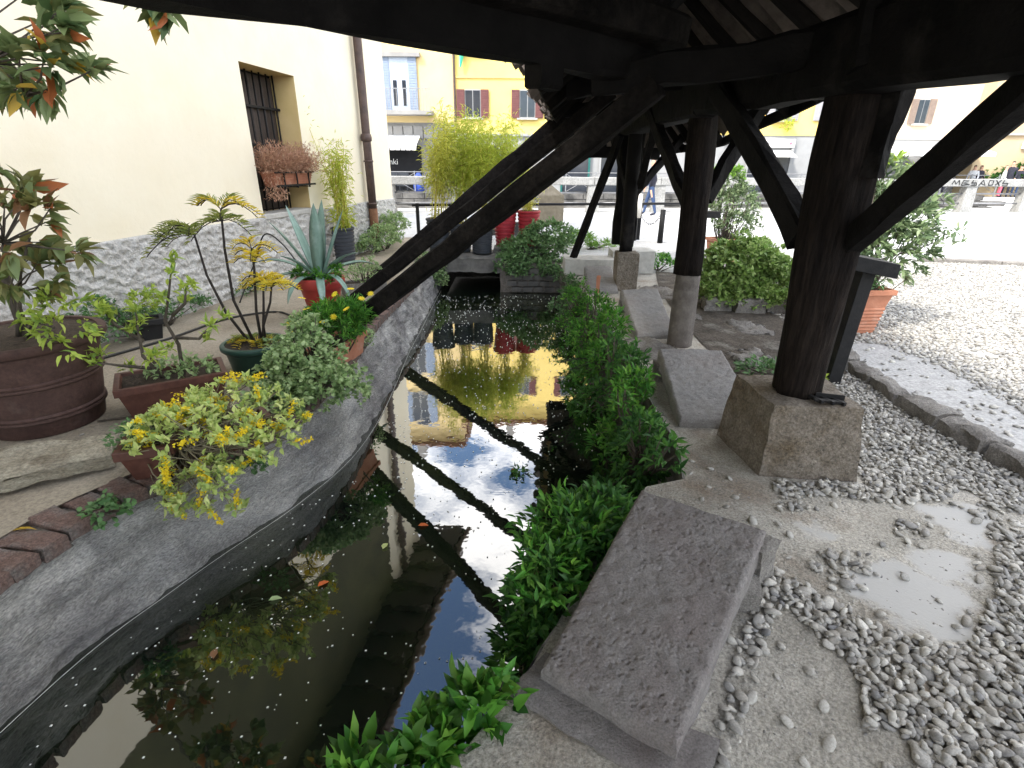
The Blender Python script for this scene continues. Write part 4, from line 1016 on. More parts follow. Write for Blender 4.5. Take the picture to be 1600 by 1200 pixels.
# downpipe
py = T(10.75)
dp = MB().tube([(.11, py, 7.1), (.11, py, 4), (.115, py+.01, 2), (.12, py+.01, .75)], [.075]*4, 16).build('downpipe', M['copper'], hs, True)
MB().tube([(.12, py+.01, .78), (.12, py+.01, .15)], [.082, .08], 16).build('pipe_foot', M['rust'], dp, True)
for z in (1.95, 4.5): MB().lathe([(.078, 0), (.098, .01), (.102, .07), (.092, .12), (.078, .13)], (.113, py+.005, z), 18).build('collar', M['copper'], dp, True)
for z in (1.6, .85): MB().lathe([(.08, 0), (.09, 0), (.09, .035), (.08, .035)], (.115, py+.005, z), 18).build('clamp', M['copper'], dp, True)

# window box with dried plant, on the sill bars
bx = thing('window_box', 'terracotta window box in an iron holder filled with dried brown plants', 'planter', (WX0, 0, 0), a_rot)
yc = (W0+W1)/2+.07
b = MB(); w2 = .5
b.hexa([(-.06, yc-w2+.05, 1.28), (.1, yc-w2+.05, 1.28), (.1, yc+w2-.05, 1.28), (-.06, yc+w2-.05, 1.28), (-.09, yc-w2, 1.47), (.13, yc-w2, 1.47), (.13, yc+w2, 1.47), (-.09, yc+w2, 1.47)])
b.build('trough', M['terra'], bx, bevel=.01)
for k in range(5):
    MB().box((.105+.008*k*.9, yc, 1.31+.033*k), (.01, .9+.018*k, .01)).build('rib', M['terra'], bx)
b = MB()
for yy in (yc-.3, yc+.02, yc+.34): b.box((.15, yy, 1.37), (.012, .025, .24)); b.box((.02, yy, 1.262), (.27, .025, .012))
b.box((.152, yc, 1.29), (.012, 1.02, .025)); b.box((.15, yc, 1.46), (.012, 1.02, .02))
b.build('iron_holder', M['iron'], bx)
n = 1300
base = np.stack([rng.uniform(-.06, .14, n), rng.uniform(yc-w2-.06, yc+w2+.04, n), np.full(n, 1.46)], 1)
d = rand_dirs(n, 1.6); d[:, 2] = np.abs(d[:, 2])
Lh = rng.uniform(.14, .42, n)
tips = base+d*Lh[:, None]+np.array([.02, 0, 0])
pos = np.concatenate([base+(tips-base)*k for k in (.3, .5, .65, .8, .95)]); dd = np.concatenate([d+rng.normal(0, .5, d.shape) for _ in range(5)])
# trailing over the left end
m_ = 520; p2 = np.stack([rng.uniform(0, .16, m_), rng.uniform(yc-w2-.07, yc-w2+.25, m_), rng.uniform(1.12, 1.5, m_)], 1); d2 = rand_dirs(m_, -.8)
me = leaves_mesh('dried_foliage', np.concatenate([pos, p2]), np.concatenate([dd, d2]), .055, .013, M['lf_dry'], lite=True)
link('dried_foliage', me, bx, stuff=True)

# ================================================================== POTS AND PLANTS ON THE LEDGE
rng = np.random.default_rng(103)
def round_pot(parent, rt_, rb_, h, m_, rim=.03, rimh=.05, bands=(), ribs=0, c=(0, 0, 0), soil=True, seg=40, name='pot'):
    prof = [(rb_*.6, 0), (rb_, .004)]
    def rad(z): return rb_+(rt_-rb_)*z/h
    if ribs:
        for i in range(ribs):
            z0 = .02+(h-.06)*i/ribs; z1 = .02+(h-.06)*(i+.55)/ribs; z2 = .02+(h-.06)*(i+.7)/ribs
            prof += [(rad(z0)+.008, z0), (rad(z1)+.008, z1), (rad(z2)-.004, z2), (rad(z2)-.004, .02+(h-.06)*(i+.97)/ribs)]
    else:
        zs = np.linspace(.02, h-rimh, 8)
        for z in zs: prof.append((rad(z), z))
        for bz in bands:
            prof += [(rad(bz)+.001, bz-.022), (rad(bz)+.014, bz-.012), (rad(bz)+.014, bz+.0), (rad(bz)+.006, bz+.004), (rad(bz)+.013, bz+.01), (rad(bz)+.013, bz+.018), (rad(bz)+.001, bz+.028)]
        prof = prof[:2]+sorted(prof[2:], key=lambda q: q[1])
    prof += [(rt_+rim*.4, h-rimh), (rt_+rim, h-rimh*.7), (rt_+rim, h-.008), (rt_+rim*.6, h), (rt_-.012, h), (rt_-.022, h-.06), (rt_-.03, h-.07)]
    p = MB().lathe(prof[:-1], c, seg).build(name, m_, parent, True)
    e = p.modifiers.new('edge', 'EDGE_SPLIT'); e.split_angle = R(50)
    if soil:
        mb = MB(); mb.lathe([(rt_*.5, h-.075), (rt_-.018, h-.035), (rt_*.6, h-.02), (rt_*.1, h-.015)], c, 24)
        # remove inner cap problem by opening the pot: soil lies above the cap
        s_ = MB(); an = np.arange(24)*2*math.pi/24
        V = [(c[0], c[1], c[2]+h+.004)]+[(c[0]+(rt_-.014)*math.cos(a), c[1]+(rt_-.014)*math.sin(a), c[2]+h-.02+.012*rng.random()) for a in an]
        s_.add(V, [(0, i+1, (i+1) % 24+1) for i in range(24)]); s_.build('soil', M['soil'], parent, True)
    return p
def rect_pot(parent, lx, ly, h, m_, rz=0, c=(0, 0, 0), flare=.85, rim=.02, ribs=0, name='planter_box'):
    cc, ss = math.cos(rz), math.sin(rz)
    def q(x, y, z): return (c[0]+x*cc-y*ss, c[1]+x*ss+y*cc, c[2]+z)
    b = MB(); V = []
    levels = [(flare, 0, 0), (1, h-.05, 0), (1, h-.05, rim), (1, h, rim), (1, h, -.015), (.97, h-.06, -.02)]
    if ribs:
        lv = [levels[0]]
        for i in range(ribs):
            z = .03+(h*.55)*i/ribs; k = flare+(1-flare)*z/h
            lv += [(k, z, 0), (k, z+.004, .007), (k, z+h*.3/ribs, .007), (k, z+h*.3/ribs+.004, 0)]
        levels = lv+levels[1:]
    for k, z, e in levels:
        x, y = lx/2*k+e, ly/2*k+e
        V += [q(-x, -y, z), q(x, -y, z), q(x, y, z), q(-x, y, z)]
    F = [(3, 2, 1, 0)]
    for i in range(len(levels)-1):
        for j in range(4): F.append((i*4+j, i*4+(j+1) % 4, (i+1)*4+(j+1) % 4, (i+1)*4+j))
    b.add(V, F); p = b.build(name, m_, parent, False, bevel=.004)
    x, y = lx/2-.012, ly/2-.012
    s_ = MB(); n = 6; V = [q(-x+2*x*i/n, -y+2*y*j/n, h-.03+.012*rng.random()) for j in range(n+1) for i in range(n+1)]
    s_.add(V, [(j*(n+1)+i, j*(n+1)+i+1, (j+1)*(n+1)+i+1, (j+1)*(n+1)+i) for j in range(n) for i in range(n)]); s_.build('soil', M['soil'], parent, True)
    return p
def leaf_objects(parent, P_, D_, Ls, Wr, mats, weights, origin):
    """each big leaf an object of its own, sharing a few meshes"""
    T_, F_ = LEAF
    meshes = {}
    for mname in mats:
        me = bpy.data.meshes.new('leaf'); v = T_*np.array([Wr, 1, 1]); me.from_pydata(v.tolist(), [], [tuple(f) for f in F_.tolist()])
        me.materials.append(M[mname]); me.polygons.foreach_set('use_smooth', [True]*len(F_)); meshes[mname] = me
    ch = rng.choice(len(mats), len(P_), p=np.array(weights)/sum(weights)) if not callable(weights) else weights(P_, D_)
    ups = np.array([[0, 0, 1.]])+rng.normal(0, .5, (len(P_), 3))
    s, d, nn = orient(np.asarray(D_, float), ups)
    for i in range(len(P_)):
        p = P_[i]-np.array(origin); L_ = Ls[i]
        mt = Matrix(((s[i, 0]*L_, d[i, 0]*L_, nn[i, 0]*L_, p[0]), (s[i, 1]*L_, d[i, 1]*L_, nn[i, 1]*L_, p[1]), (s[i, 2]*L_, d[i, 2]*L_, nn[i, 2]*L_, p[2]), (0, 0, 0, 1)))
        o = link('leaf', meshes[mats[ch[i]]], parent); o.matrix_local = mt

# --- big brown pot with the small tree
PO = np.array([-3.06, 3.16, .006])
t = thing('potted_tree', 'small tree with green, yellow and bronze leaves in a large brown banded pot', 'potted tree', PO)
round_pot(t, .4, .3, .6, M['terrabrown'], .035, .06, bands=(.12, .34), seg=56)
br = MB(); tips = []; axes = []
def branch(pts, r0, r1): br.tube([np.array(p)-PO for p in pts], np.linspace(r0, r1, len(pts)), 7)
top0 = (-2.98, 3.1, .5)
branch([(-3.0, 3.13, .55), (-2.97, 3.1, 1.0), (-2.98, 3.05, 1.5), (-2.85, 3.02, 2.0), (-2.7, 3.0, 2.4)], .03, .014)
branch([(-3.02, 3.1, .6), (-2.9, 3.05, .8), (-2.8, 3.02, 1.0), (-2.66, 3.0, 1.2)], .016, .006)
branch([(-2.98, 3.12, .58), (-2.85, 3.0, .68), (-2.72, 2.92, .75), (-2.6, 2.9, .72)], .014, .006)
def ros(center, rad, n):
    for k in range(n):
        v = rng.normal(0, 1, 3); v /= np.linalg.norm(v)
        e = np.array(center)+v*np.array(rad)*rng.uniform(.5, 1.0)
        s_ = np.array(center)+np.array([-.15, 0, -.1]) if True else None
        branch([s_, (s_+e)/2+rng.normal(0, .02, 3), e], .006, .003)
        tips.append(e); ax = v+np.array([.25, -.1, .1]); axes.append(ax/np.linalg.norm(ax))
ros((-2.42, 2.95, 2.12), (.38, .24, .26), 22)
ros((-2.22, 2.9, 1.98), (.2, .16, .13), 6)
ros((-2.62, 2.95, 1.28), (.32, .22, .22), 18)
ros((-2.72, 2.98, 1.0), (.2, .2, .14), 7)
ros((-2.78, 3.0, 1.6), (.1, .12, .12), 3)
branch([(-2.7, 3.0, 2.4), (-2.2, 3.0, 2.45), (-1.82, 3.0, 2.36), (-1.7, 3.0, 2.26)], .007, .003)
for q in [(-1.69, 3.0, 2.25), (-1.74, 3.0, 2.29), (-1.65, 3.0, 2.26)]: tips.append(np.array(q)); axes.append(nrm((.1, 0, -1)))
br.build('trunk', M['bark'], t, True)
tips_a, axes_a = np.array(tips), np.array(axes)
P_, D_ = clump_leaves(tips_a, axes_a, 6, .75)
Pj, Dj = clump_leaves(tips_a, axes_a, 7, .8)
low = Pj[:, 2] < 1.75
link('foliage', leaves_mesh('foliage', Pj[~low]-PO, Dj[~low], rng.uniform(.09, .15, (~low).sum()), .058, M['lf_mag_green']), t, stuff=True)
link('foliage', leaves_mesh('foliage', Pj[low]-PO, Dj[low], rng.uniform(.09, .14, low.sum()), .056, M['lf_mag_olive']), t, stuff=True)
def wsel(P_, D_):
    out = []
    for p in P_:
        r_ = rng.random()
        if p[2] > 1.75: out.append(0 if r_ < .5 else 1 if r_ < .74 else 2 if r_ < .88 else 3)
        elif p[2] > 1.2: out.append(1 if r_ < .36 else 4 if r_ < .66 else 0 if r_ < .9 else 3)
        else: out.append(0 if r_ < .7 else 1 if r_ < .9 else 4)
    return np.array(out)
sel = rng.permutation(len(P_))[:296]
leaf_objects(t, P_[sel], D_[sel], rng.uniform(.1, .165, len(P_)), .44, ['lf_mag_green', 'lf_mag_olive', 'lf_mag_yellow', 'lf_mag_orange', 'lf_mag_bronze'], wsel, PO)
# pale young shoots at the pot's rim
tp, ax = ellipsoid_tips(np.array([-2.56, 2.95, .74])-PO, (.2, .2, .22), 26)
p, d = clump_leaves(tp, ax, 8, .9)
link('young_foliage', leaves_mesh('young_foliage', p, d, rng.uniform(.05, .085, len(p)), .026, M['lf_lime']), t, stuff=True)

# --- azalea in the brown rectangular planter
PO = np.array([-2.36, 3.42, .006])
t = thing('azalea_planter', 'bare stemmed shrub with lime green tufts in a brown rectangular planter', 'potted plant', PO)
rect_pot(t, .62, .34, .24, M['brownpot'], R(33))
st = MB(); tips = []
def stem(pts, r0, r1, o): st.tube([np.array(p)-o for p in pts], np.linspace(r0, r1, len(pts)), 6)
for pts in [[(-2.3, 3.45, .2), (-2.26, 3.42, .45), (-2.3, 3.4, .62), (-2.22, 3.38, .8), (-2.16, 3.36, .94)], [(-2.24, 3.4, .66), (-2.14, 3.4, .74), (-2.1, 3.38, .84)], [(-2.28, 3.42, .5), (-2.1, 3.4, .5), (-1.98, 3.36, .6)],
            [(-2.4, 3.4, .2), (-2.45, 3.32, .4), (-2.42, 3.3, .6), (-2.4, 3.3, .72)], [(-2.44, 3.36, .3), (-2.56, 3.25, .36), (-2.64, 3.15, .42)], [(-2.4, 3.36, .35), (-2.3, 3.2, .4), (-2.26, 3.12, .46)], [(-2.43, 3.33, .5), (-2.58, 3.32, .62), (-2.6, 3.3, .7)]]:
    stem(pts, .014, .005, PO); tips.append(pts[-1])
    tips.append(tuple(np.array(pts[-1])+rng.normal(0, .05, 3))); tips.append(tuple(np.array(pts[-2])+rng.normal(0, .04, 3)))
st.build('stem', M['bark'], t, True)
tp = np.array(tips)-PO; ax = np.tile([[0, 0, 1.]], (len(tp), 1))
p, d = clump_leaves(tp, ax, 16, .9)
link('foliage', leaves_mesh('foliage', p, d, rng.uniform(.05, .085, len(p)), .024, M['lf_lime']), t, stuff=True)
tp, ax = ellipsoid_tips((.08, .02, .26), (.26, .14, .09), 60); p, d = clump_leaves(tp, ax, 6, .8)
link('underplanting', leaves_mesh('underplanting', p, d, .035, .026, M['lf_mint']), t, stuff=True)

# --- sedum in a square brown pot, spilling over the coping
PO = np.array([-1.98, 2.56, -.0])
t = thing('sedum_pot', 'square brown pot overflowing with yellow flowering sedum on the canal edge', 'potted plant', PO)
rect_pot(t, .24, .24, .2, M['brownpot'], R(20), flare=.72)
rect_pot(t, .34, .2, .16, M['brownpot'], R(40), c=(.32, .3, 0), flare=.8)
tips = []; st = MB()
for k in range(190):
    a = np.array([rng.uniform(-.12, .45), rng.uniform(-.12, .4), rng.uniform(.15, .22)])
    e = np.array([rng.uniform(-.05, .75), rng.uniform(-.18, .45), 0])
    e[2] = .26+.12*math.exp(-((e[0]-.3)/.25)**2)*rng.uniform(.0, 1.3)-.28*max(0, e[0]-.42)-.3*max(0, -.05-e[1])+rng.uniform(-.09, .06)
    if rng.random() < .25: e = np.array([rng.uniform(.15, .6), rng.uniform(-.28, -.08), rng.uniform(-.12, .16)])
    mid = (a+e)/2+np.array([0, 0, -.06])+rng.normal(0, .03, 3)
    st.tube([a, mid, e], [.004, .0035, .003], 5); tips.append(e)
st.build('stem', M['greystem'], t, True, stuff=True)
tips = np.array(tips); ax = np.tile([[.1, -.25, .8]], (len(tips), 1))
p, d = clump_leaves(tips, ax, 12, .85)
link('rosette_leaves', leaves_mesh('rosette_leaves', p, d, rng.uniform(.032, .056, len(p)), .026, M['lf_sedum']), t, stuff=True)
ft = tips[rng.random(len(tips)) < .34]; sp_ = []; dd = []
for f in ft:
    dr = nrm(rng.normal(0, .6, 3)+[.8, -.2, .35])
    for k in range(52): sp_.append(f+dr*rng.uniform(.01, .115)+rng.normal(0, .0075, 3)); dd.append(rng.normal(0, 1, 3))
link('flower_spikes', leaves_mesh('flower_spikes', sp_, dd,   .019, .015, M['fl_yellow'], lite=True), t, stuff=True)
tp, ax = ellipsoid_tips((-.08, .0, .21), (.14, .14, .08), 60); p, d = clump_leaves(tp, ax, 6, .9)
link('green_cushion', leaves_mesh('green_cushion', p, d, .026, .018, M['lf_ivy']), t, stuff=True)

# --- mahonia in the green pot
PO = np.array([-2.1, 4.12, .006])
t = thing('mahonia_pot', 'tall thin stemmed plant with yellowing fronds in a round dark green pot', 'potted plant', PO)
round_pot(t, .235, .19, .24, M['greenpot'], .022, .05)
st = MB(); fr_p, fr_d, fy_p, fy_d = [], [], [], []
def frond(base, direction, ln, n, yellow, droop=.75, lw=1.0):
    direction = nrm(np.array(direction, float)*[1, 1, 1]+[rng.normal(0, .15), rng.normal(0, .15), .55+rng.normal(0, .2)]); ln *= rng.uniform(.7, 1.0); side = nrm(np.cross(direction, [0, 0, 1])); pts = []
    for i in range(n+1):
        k = i/n; q = np.array(base)+direction*ln*k+np.array([0, 0, -droop*ln*k*k]); pts.append(q)
        if i > 0:
            for s_ in (-1, 1):
                dr = direction*.75+side*s_*.9+np.array([0, 0, .15-.4*k])+rng.normal(0, .1, 3)
                (fy_p if yellow else fr_p).append(q); (fy_d if yellow else fr_d).append(dr)
    st.tube([p_-PO for p_ in pts[::3]+[pts[-1]]], .0035, 4)
stems = [[(-2.12, 4.12, .2), (-2.26, 4.08, .5), (-2.32, 4.03, .8), (-2.33, 4.0, 1.1)], [(-2.08, 4.1, .2), (-2.17, 4.06, .6), (-2.14, 4.02, 1.0), (-2.1, 4.0, 1.28)],
         [(-2.04, 4.12, .2), (-2.02, 4.08, .5), (-1.96, 4.05, .85), (-1.94, 4.02, 1.0)], [(-2.0, 4.1, .2), (-1.97, 4.05, .4), (-1.86, 4.0, .6), (-1.83, 4.0, .72)], [(-2.05, 4.15, .2), (-1.98, 4.12, .5), (-1.93, 4.1, .75)]]
for s_ in stems: st.tube([np.array(p_)-PO for p_ in s_], np.linspace(.013, .007, len(s_)), 7)
for k in range(5):
    a = R(150+k*35); frond((-2.33, 4.0, 1.1), (math.cos(a), .4*math.sin(a)-.2, .5), .36, 13, k == 9)
frond((-2.33, 4.0, 1.1), (-1, -.1, .75), .4, 14, False); frond((-2.33, 4.0, 1.08), (-.5, -.3, -.3), .3, 12, False)
for k in range(5):
    a = R(-20+k*50); frond((-2.1, 4.0, 1.28), (math.cos(a), .5*math.sin(a), .45), .34, 13, k in (0, 1, 3))
frond((-2.1, 4.0, 1.28), (-1, -.2, .55), .34, 13, True); frond((-2.1, 4.0, 1.28), (1, -.1, .35), .38, 14, True)
for k in range(6): frond((-2.12, 4.0, 1.2), (math.cos(k), math.sin(k)*.5, -.05), .26, 10, False)
for k in range(9):
    a = R(k*40); frond((-1.94, 4.02, 1.0-.05*(k % 3)), (math.cos(a), .6*math.sin(a), .35), .27, 12, True)
for k in range(8):
    a = R(k*45); frond((-1.83, 4.0, .72), (math.cos(a), .6*math.sin(a), .2), .26, 12, True)
for k in range(6):
    a = R(k*60); frond((-1.93, 4.1, .75), (math.cos(a), .6*math.sin(a), .3), .25, 12, True)
for k in range(10):
    a = R(k*36); frond((-2.1+.05*math.cos(a), 4.1, .24), (math.cos(a), math.sin(a), .45), .22, 10, k % 3 > 0)
st.build('stem', M['darkstem'], t, True)
link('green_fronds', leaves_mesh('green_fronds', np.array(fr_p)-PO, fr_d, .085, .009, M['lf_cycad']), t, stuff=True)
link('yellow_fronds', leaves_mesh('yellow_fronds', np.array(fy_p)-PO, fy_d, .065, .009, M['lf_cycadyellow']), t, stuff=True)

# --- mint like bush spilling over the coping
def mintpot(t): round_pot(t, .17, .13, .2, M['terrabrown'], .02, .04)
shrub('mint_bush', 'dense grey green mint bush spilling over the coping right of the sedum', 'bush', (-1.55, 3.72, .0),
      [((-.02, .0, .24), (.3, .26, .22), 300), ((.14, -.14, .08), (.36, .26, .2), 360), ((-.08, -.24, .06), (.3, .3, .16), 220), ((-.0, .1, .44), (.14, .12, .12), 60)], M['lf_mint'], L=.038, Wd=.032, nl=7, stem_n=16, spread=1.1, extra=mintpot)
# --- yellow daisies in the terracotta trough
def trough(t):
    rect_pot(t, .62, .22, .2, M['terra'], R(80), flare=.88)
    pts = []; dd = []; cen = []
    for f in [(-.2, -.02, .52), (-.12, -.16, .47), (.04, .0, .55), (.12, .14, .56), (.14, -.08, .45), (.22, .06, .5), (.0, -.2, .38), (-.28, -.12, .34), (-.24, -.2, .3), (-.16, -.24, .33), (.27, .14, .52), (.06, -.14, .4)]:
        f = np.array(f)*[1.1, 1.1, 1.0]+[0, -.03, .05]
        ax_ = nrm(rng.normal(0, .3, 3)+[0, -.5, .8]); s_ = nrm(np.cross(ax_, [1, 0, 0])); q = np.cross(ax_, s_)
        for k in range(10):
            a = k*2*math.pi/10; pts.append(f); dd.append(s_*math.cos(a)+q*math.sin(a)+ax_*.2)
        cen.append(f+ax_*.004)
    link('daisy_petals', leaves_mesh('daisy_petals', pts, dd, .034, .016, M['fl_yellow'], ups=np.repeat([[0, -.4, .9]], len(pts), 0)), t, stuff=True)
shrub('daisy_planter', 'bushy green plant with yellow daisies in a terracotta trough on the coping', 'potted plant', (-1.5, 4.32, .0),
      [((-.02, .0, .33), (.3, .3, .22), 260), ((.12, .05, .38), (.2, .22, .18), 120)], M['lf_bank'], L=.06, Wd=.012, nl=9, spread=.6, extra=trough)
# --- agave
PO = np.array([-2.13, 5.86, .006])
t = thing('agave_pot', 'blue grey agave with tall pointed leaves in a red pot', 'potted plant', PO)
round_pot(t, .245, .15, .43, M['redpot'], .018, .11)
def agave_leaf(az, el, ln, w, droop):
    n = 12; d0 = np.array([math.cos(az)*math.cos(el), math.sin(az)*math.cos(el), math.sin(el)]); side = nrm(np.cross(d0, [0, 0, 1])) if abs(d0[2]) < .99 else np.array([1., 0, 0])
    p = np.array([math.cos(az)*.04, math.sin(az)*.04, .42]); V = []; d = d0.copy()
    for i in range(n+1):
        k = i/n; ww = w*(.62+.9*k-.2*k*k)*(1-k**2.6)+.001
        up = np.cross(side, d); up = nrm(up)
        for s_, zz in ((-1, .28), (-.5, .06), (0, 0), (.5, .06), (1, .28)): V.append(p+side*s_*ww*.5+up*zz*ww*.5)
        V.append(p+up*-.3*ww*.35)
        p = p+d*ln/n; d = nrm(d+np.array([0, 0, -droop*(.4+k)/n]))
    F = []
    for i in range(n):
        o_ = i*6
        for j in range(4): F.append((o_+j, o_+j+1, o_+j+7, o_+j+6))
        F.append((o_+5, o_, o_+6, o_+11)); F.append((o_+4, o_+5, o_+11, o_+10))
    return MB().add(V, F)
for az, el, ln, w, dr in [(75, 78, .82, .15, .1), (-60, 80, .8, .17, .05), (150, 66, .82, .13, .2), (200, 62, .74, .13, .55), (0, 68, .78, .12, .1), (-20, 45, .6, .13, 1.0), (30, 30, .66, .12, 1.4), (-110, 20, .6, .1, 2.6), (-70, 15, .58, .1, 3.0), (-150, 25, .66, .1, 2.4), (180, 35, .75, .09, 1.5), (230, 48, .5, .11, .9), (110, 50, .6, .12, .7), (-40, 22, .62, .08, 2.6)]:
    agave_leaf(R(az), R(el), ln, w, dr).build('leaf', M['agave'], t, True)
tp, ax = ellipsoid_tips((.14, -.1, .47), (.16, .12, .1), 30); p, d = clump_leaves(tp, ax, 8, .8)
tp2, ax2 = ellipsoid_tips((-.14, -.1, .47), (.12, .1, .08), 20); p2, d2 = clump_leaves(tp2, ax2, 8, .8)
link('underplanting', leaves_mesh('underplanting', np.concatenate([p, p2]), np.concatenate([d, d2]), .07, .022, M['lf_bank']), t, stuff=True)
# --- herb trough by the strut foot
def trough2(t): rect_pot(t, .55, .26, .17, M['stone'], R(28), flare=.95, rim=.0)
shrub('herb_trough', 'small stone trough of pale herbs beside the strut foot', 'potted plant', (-1.95, 6.9, .0), [((0, 0, .26), (.3, .2, .14), 120), ((.08, .02, .36), (.14, .1, .14), 40)], M['lf_mint'], L=.03, Wd=.018, nl=7, extra=trough2)
# --- bamboo
def bamboo(name, label, loc, potargs, culms, h, spreadr, leafm, nleaf, lmin=.3, L_=.09, w_=.011, lean=(0, 0), canes='cane', leafr=.12):
    t = thing(name, label, 'potted bamboo', loc)
    rt_, rb_, ph, pm_ = potargs
    round_pot(t, rt_, rb_, ph, pm_, .012, .04, ribs=9, seg=32)
    P_, D_ = [], []
    for k in range(culms):
        a = rng.uniform(0, 6.28); r0 = rt_*.6*math.sqrt(rng.random()); hh = h*rng.uniform(.55, 1.0)
        b0 = np.array([r0*math.cos(a), r0*math.sin(a), ph-.02]); top = np.array([b0[0]+rng.normal(lean[0], spreadr), b0[1]+rng.normal(lean[1], spreadr), ph+hh])
        mid = b0*.5+top*.5+np.array([0, 0, .05]); mid[:2] = b0[:2]*.68+top[:2]*.32
        pts = [b0, b0*.75+mid*.25+[0, 0, .02], mid, mid*.4+top*.6, top]
        MB().tube(pts, [.008, .0075, .006, .004, .002], 6).build('culm', M[canes], t, True)
        m_ = int(nleaf*hh/h)
        kk = lmin+(1-lmin)*rng.random(m_)
        pp = np.array(pts); tt = np.array([0, .25, .5, .75, 1])
        xyz = np.stack([np.interp(kk, tt, pp[:, i]) for i in range(3)], 1)
        off = rand_dirs(m_, .1)*rng.uniform(.01, leafr, m_)[:, None]
        P_.append(xyz+off); dd = off/np.linalg.norm(off, axis=1, keepdims=True)+np.array([0, 0, -.35])+rng.normal(0, .45, (m_, 3)); D_.append(dd)
        # low tuft
        if k % 3 == 0:
            P_.append(np.tile(b0, (8, 1))+rng.normal(0, .05, (8, 3))+[0, 0, .08]); D_.append(rand_dirs(8, .5))
    P_, D_ = np.concatenate(P_), np.concatenate(D_)
    link('foliage', leaves_mesh('foliage', P_, D_, L_*rng.uniform(.6, 1.3, len(P_)), w_, leafm, lite=True), t, stuff=True)
    return t
bamboo('bamboo_pot', 'bright yellow green bamboo in a ribbed dark grey pot by the barred window', (-2.82, 9.08, .006), (.18, .15, .6, M['greypot']), 15, 1.35, .12, M['lf_bamboogreen'], 115, .12, .11, .014, canes='cane', leafr=.15)
t = bpy.data.objects[[o.name for o in COL.objects if o.name.startswith('bamboo_pot')][0]]
P_, D_ = [], []
for tx, tz in ((-.42, 2.45), (-.2, 1.9), (.25, 1.6)):
    pts = np.array([(0, 0, .6), (tx*.2, -.03, 1.2), (tx*.6, -.05, tz*.75), (tx, -.08, tz)])
    MB().tube(pts, [.006, .005, .004, .002], 5).build('culm', M['cane'], t, True)
    for k in rng.uniform(.35, 1, 60):
        q = np.array([np.interp(k, [0, .33, .66, 1], pts[:, i]) for i in range(3)]); off = rng.normal(0, .07, 3); P_.append(q+off); D_.append(off+[0, 0, -.05]+rng.normal(0, .03, 3))
link('thin_foliage', leaves_mesh('thin_foliage', P_, D_, .075, .01, M['lf_bamboo'], lite=True), t, stuff=True)
# --- ivy mound at the wall foot and weeds along the plinth
shrub('ivy_mound', 'grey green leafy mound at the wall foot below the downpipe', 'bush', (-2.55, 10.6, .0), [((-.0, 0, .22), (.42, .6, .3), 380), ((.1, .7, .38), (.34, .5, .3), 320), ((-.15, -.5, .12), (.3, .3, .2), 120)], M['lf_mint'], L=.05, Wd=.034, nl=6, lite=True, lower=-.2)
shrub('wall_weeds', 'straggly green weeds against the rough plinth behind the brown planter', 'weeds', (-3.62, 5.2, .0), [((-.05, -.3, .12), (.22, .6, .2), 170), ((-.0, .5, .1), (.2, .5, .13), 110), ((-.1, -.6, .3), (.14, .3, .2), 60)], M['lf_ivy'], L=.04, Wd=.024, nl=6, lower=-.1)
shrub('wall_weeds', 'small clump of weeds at the plinth behind the agave', 'weeds', (-3.5, 7.0, .0), [((.05, 0, .06), (.16, .6, .1), 90)], M['lf_ivy'], L=.035, Wd=.02, nl=6, lower=-.1)
t = thing('black_pot', 'small black square plastic pot with a leafy seedling by the wall', 'potted plant', (-3.5, 4.95, .006))
rect_pot(t, .2, .2, .2, M['blackpot'], R(35), flare=.75)
tp, ax = ellipsoid_tips((.0, -.02, .34), (.16, .14, .14), 34); p, d = clump_leaves(tp, ax, 7, .8); link('foliage', leaves_mesh('foliage', p, d, .06, .024, M['lf_lime']), t, stuff=True)
shrub('coping_weed', 'tiny round leaved weed rooted in the brick coping', 'weeds', (-2.1, 2.2, -.02), [((.1, -.02, .02), (.1, .09, .06), 42)], M['lf_ivy'], L=.03, Wd=.028, nl=5, lower=-.6)
shrub('coping_weed', 'small green weed hanging on the render below the sedum', 'weeds', (-1.62, 2.78, -.06), [((.06, -.05, -.0), (.1, .08, .06), 34)], M['lf_ivy'], L=.032, Wd=.026, nl=5, lower=-.8)
shrub('coping_weed', 'thin weeds on the coping in front of the daisy trough', 'weeds', (-1.42, 4.75, -.02), [((.0, .1, .05), (.09, .3, .08), 60)], M['lf_mint'], L=.028, Wd=.016, nl=6, lower=-.3)
# hose and twig on the ledge
pts = [(-3.6, 4.2, .02), (-3.3, 4.9, .02), (-3.1, 5.6, .02), (-2.7, 5.9, .02), (-2.4, 5.7, .02), (-2.3, 5.95, .02)]
tag(MB().tube(smoothline(pts), .011, 7).build('hose', M['hose'], smooth=True), 'thin black hose curving over the ledge to the agave pot', 'hose')
pts = [(-3.3, 6.3, .02), (-3.15, 6.6, .5), (-2.95, 6.5, .8), (-2.7, 6.35, .72), (-2.45, 6.2, .45)]
tag(MB().tube(smoothline(pts), .009, 7).build('cable', M['hose'], smooth=True), 'black cable arching above the plinth left of the agave', 'cable')
tag(MB().tube([(-2.72, 3.12, .018), (-2.5, 3.2, .018), (-2.36, 3.14, .018)], .007, 6).build('twig', M['bark'], smooth=True), 'thin twig on the paving between the big pot and the planter', 'twig')
# dry leaves lying in the gap on the coping
for i, (x, y, lab) in enumerate([(-2.33, 2.02, 'yellow fallen leaf in the gap under the flagstone'), (-2.42, 1.9, 'curled brown leaf on the coping at the left edge')]):
    tag(link('fallen_leaf', leaves_mesh('fallen_leaf', [(x, y, .0)], [(1, .3, .05)], .1, .04, M['lf_mag_yellow' if i == 0 else 'lf_mag_bronze'])), lab, 'leaf')
# litter in the recess between flagstone and coping

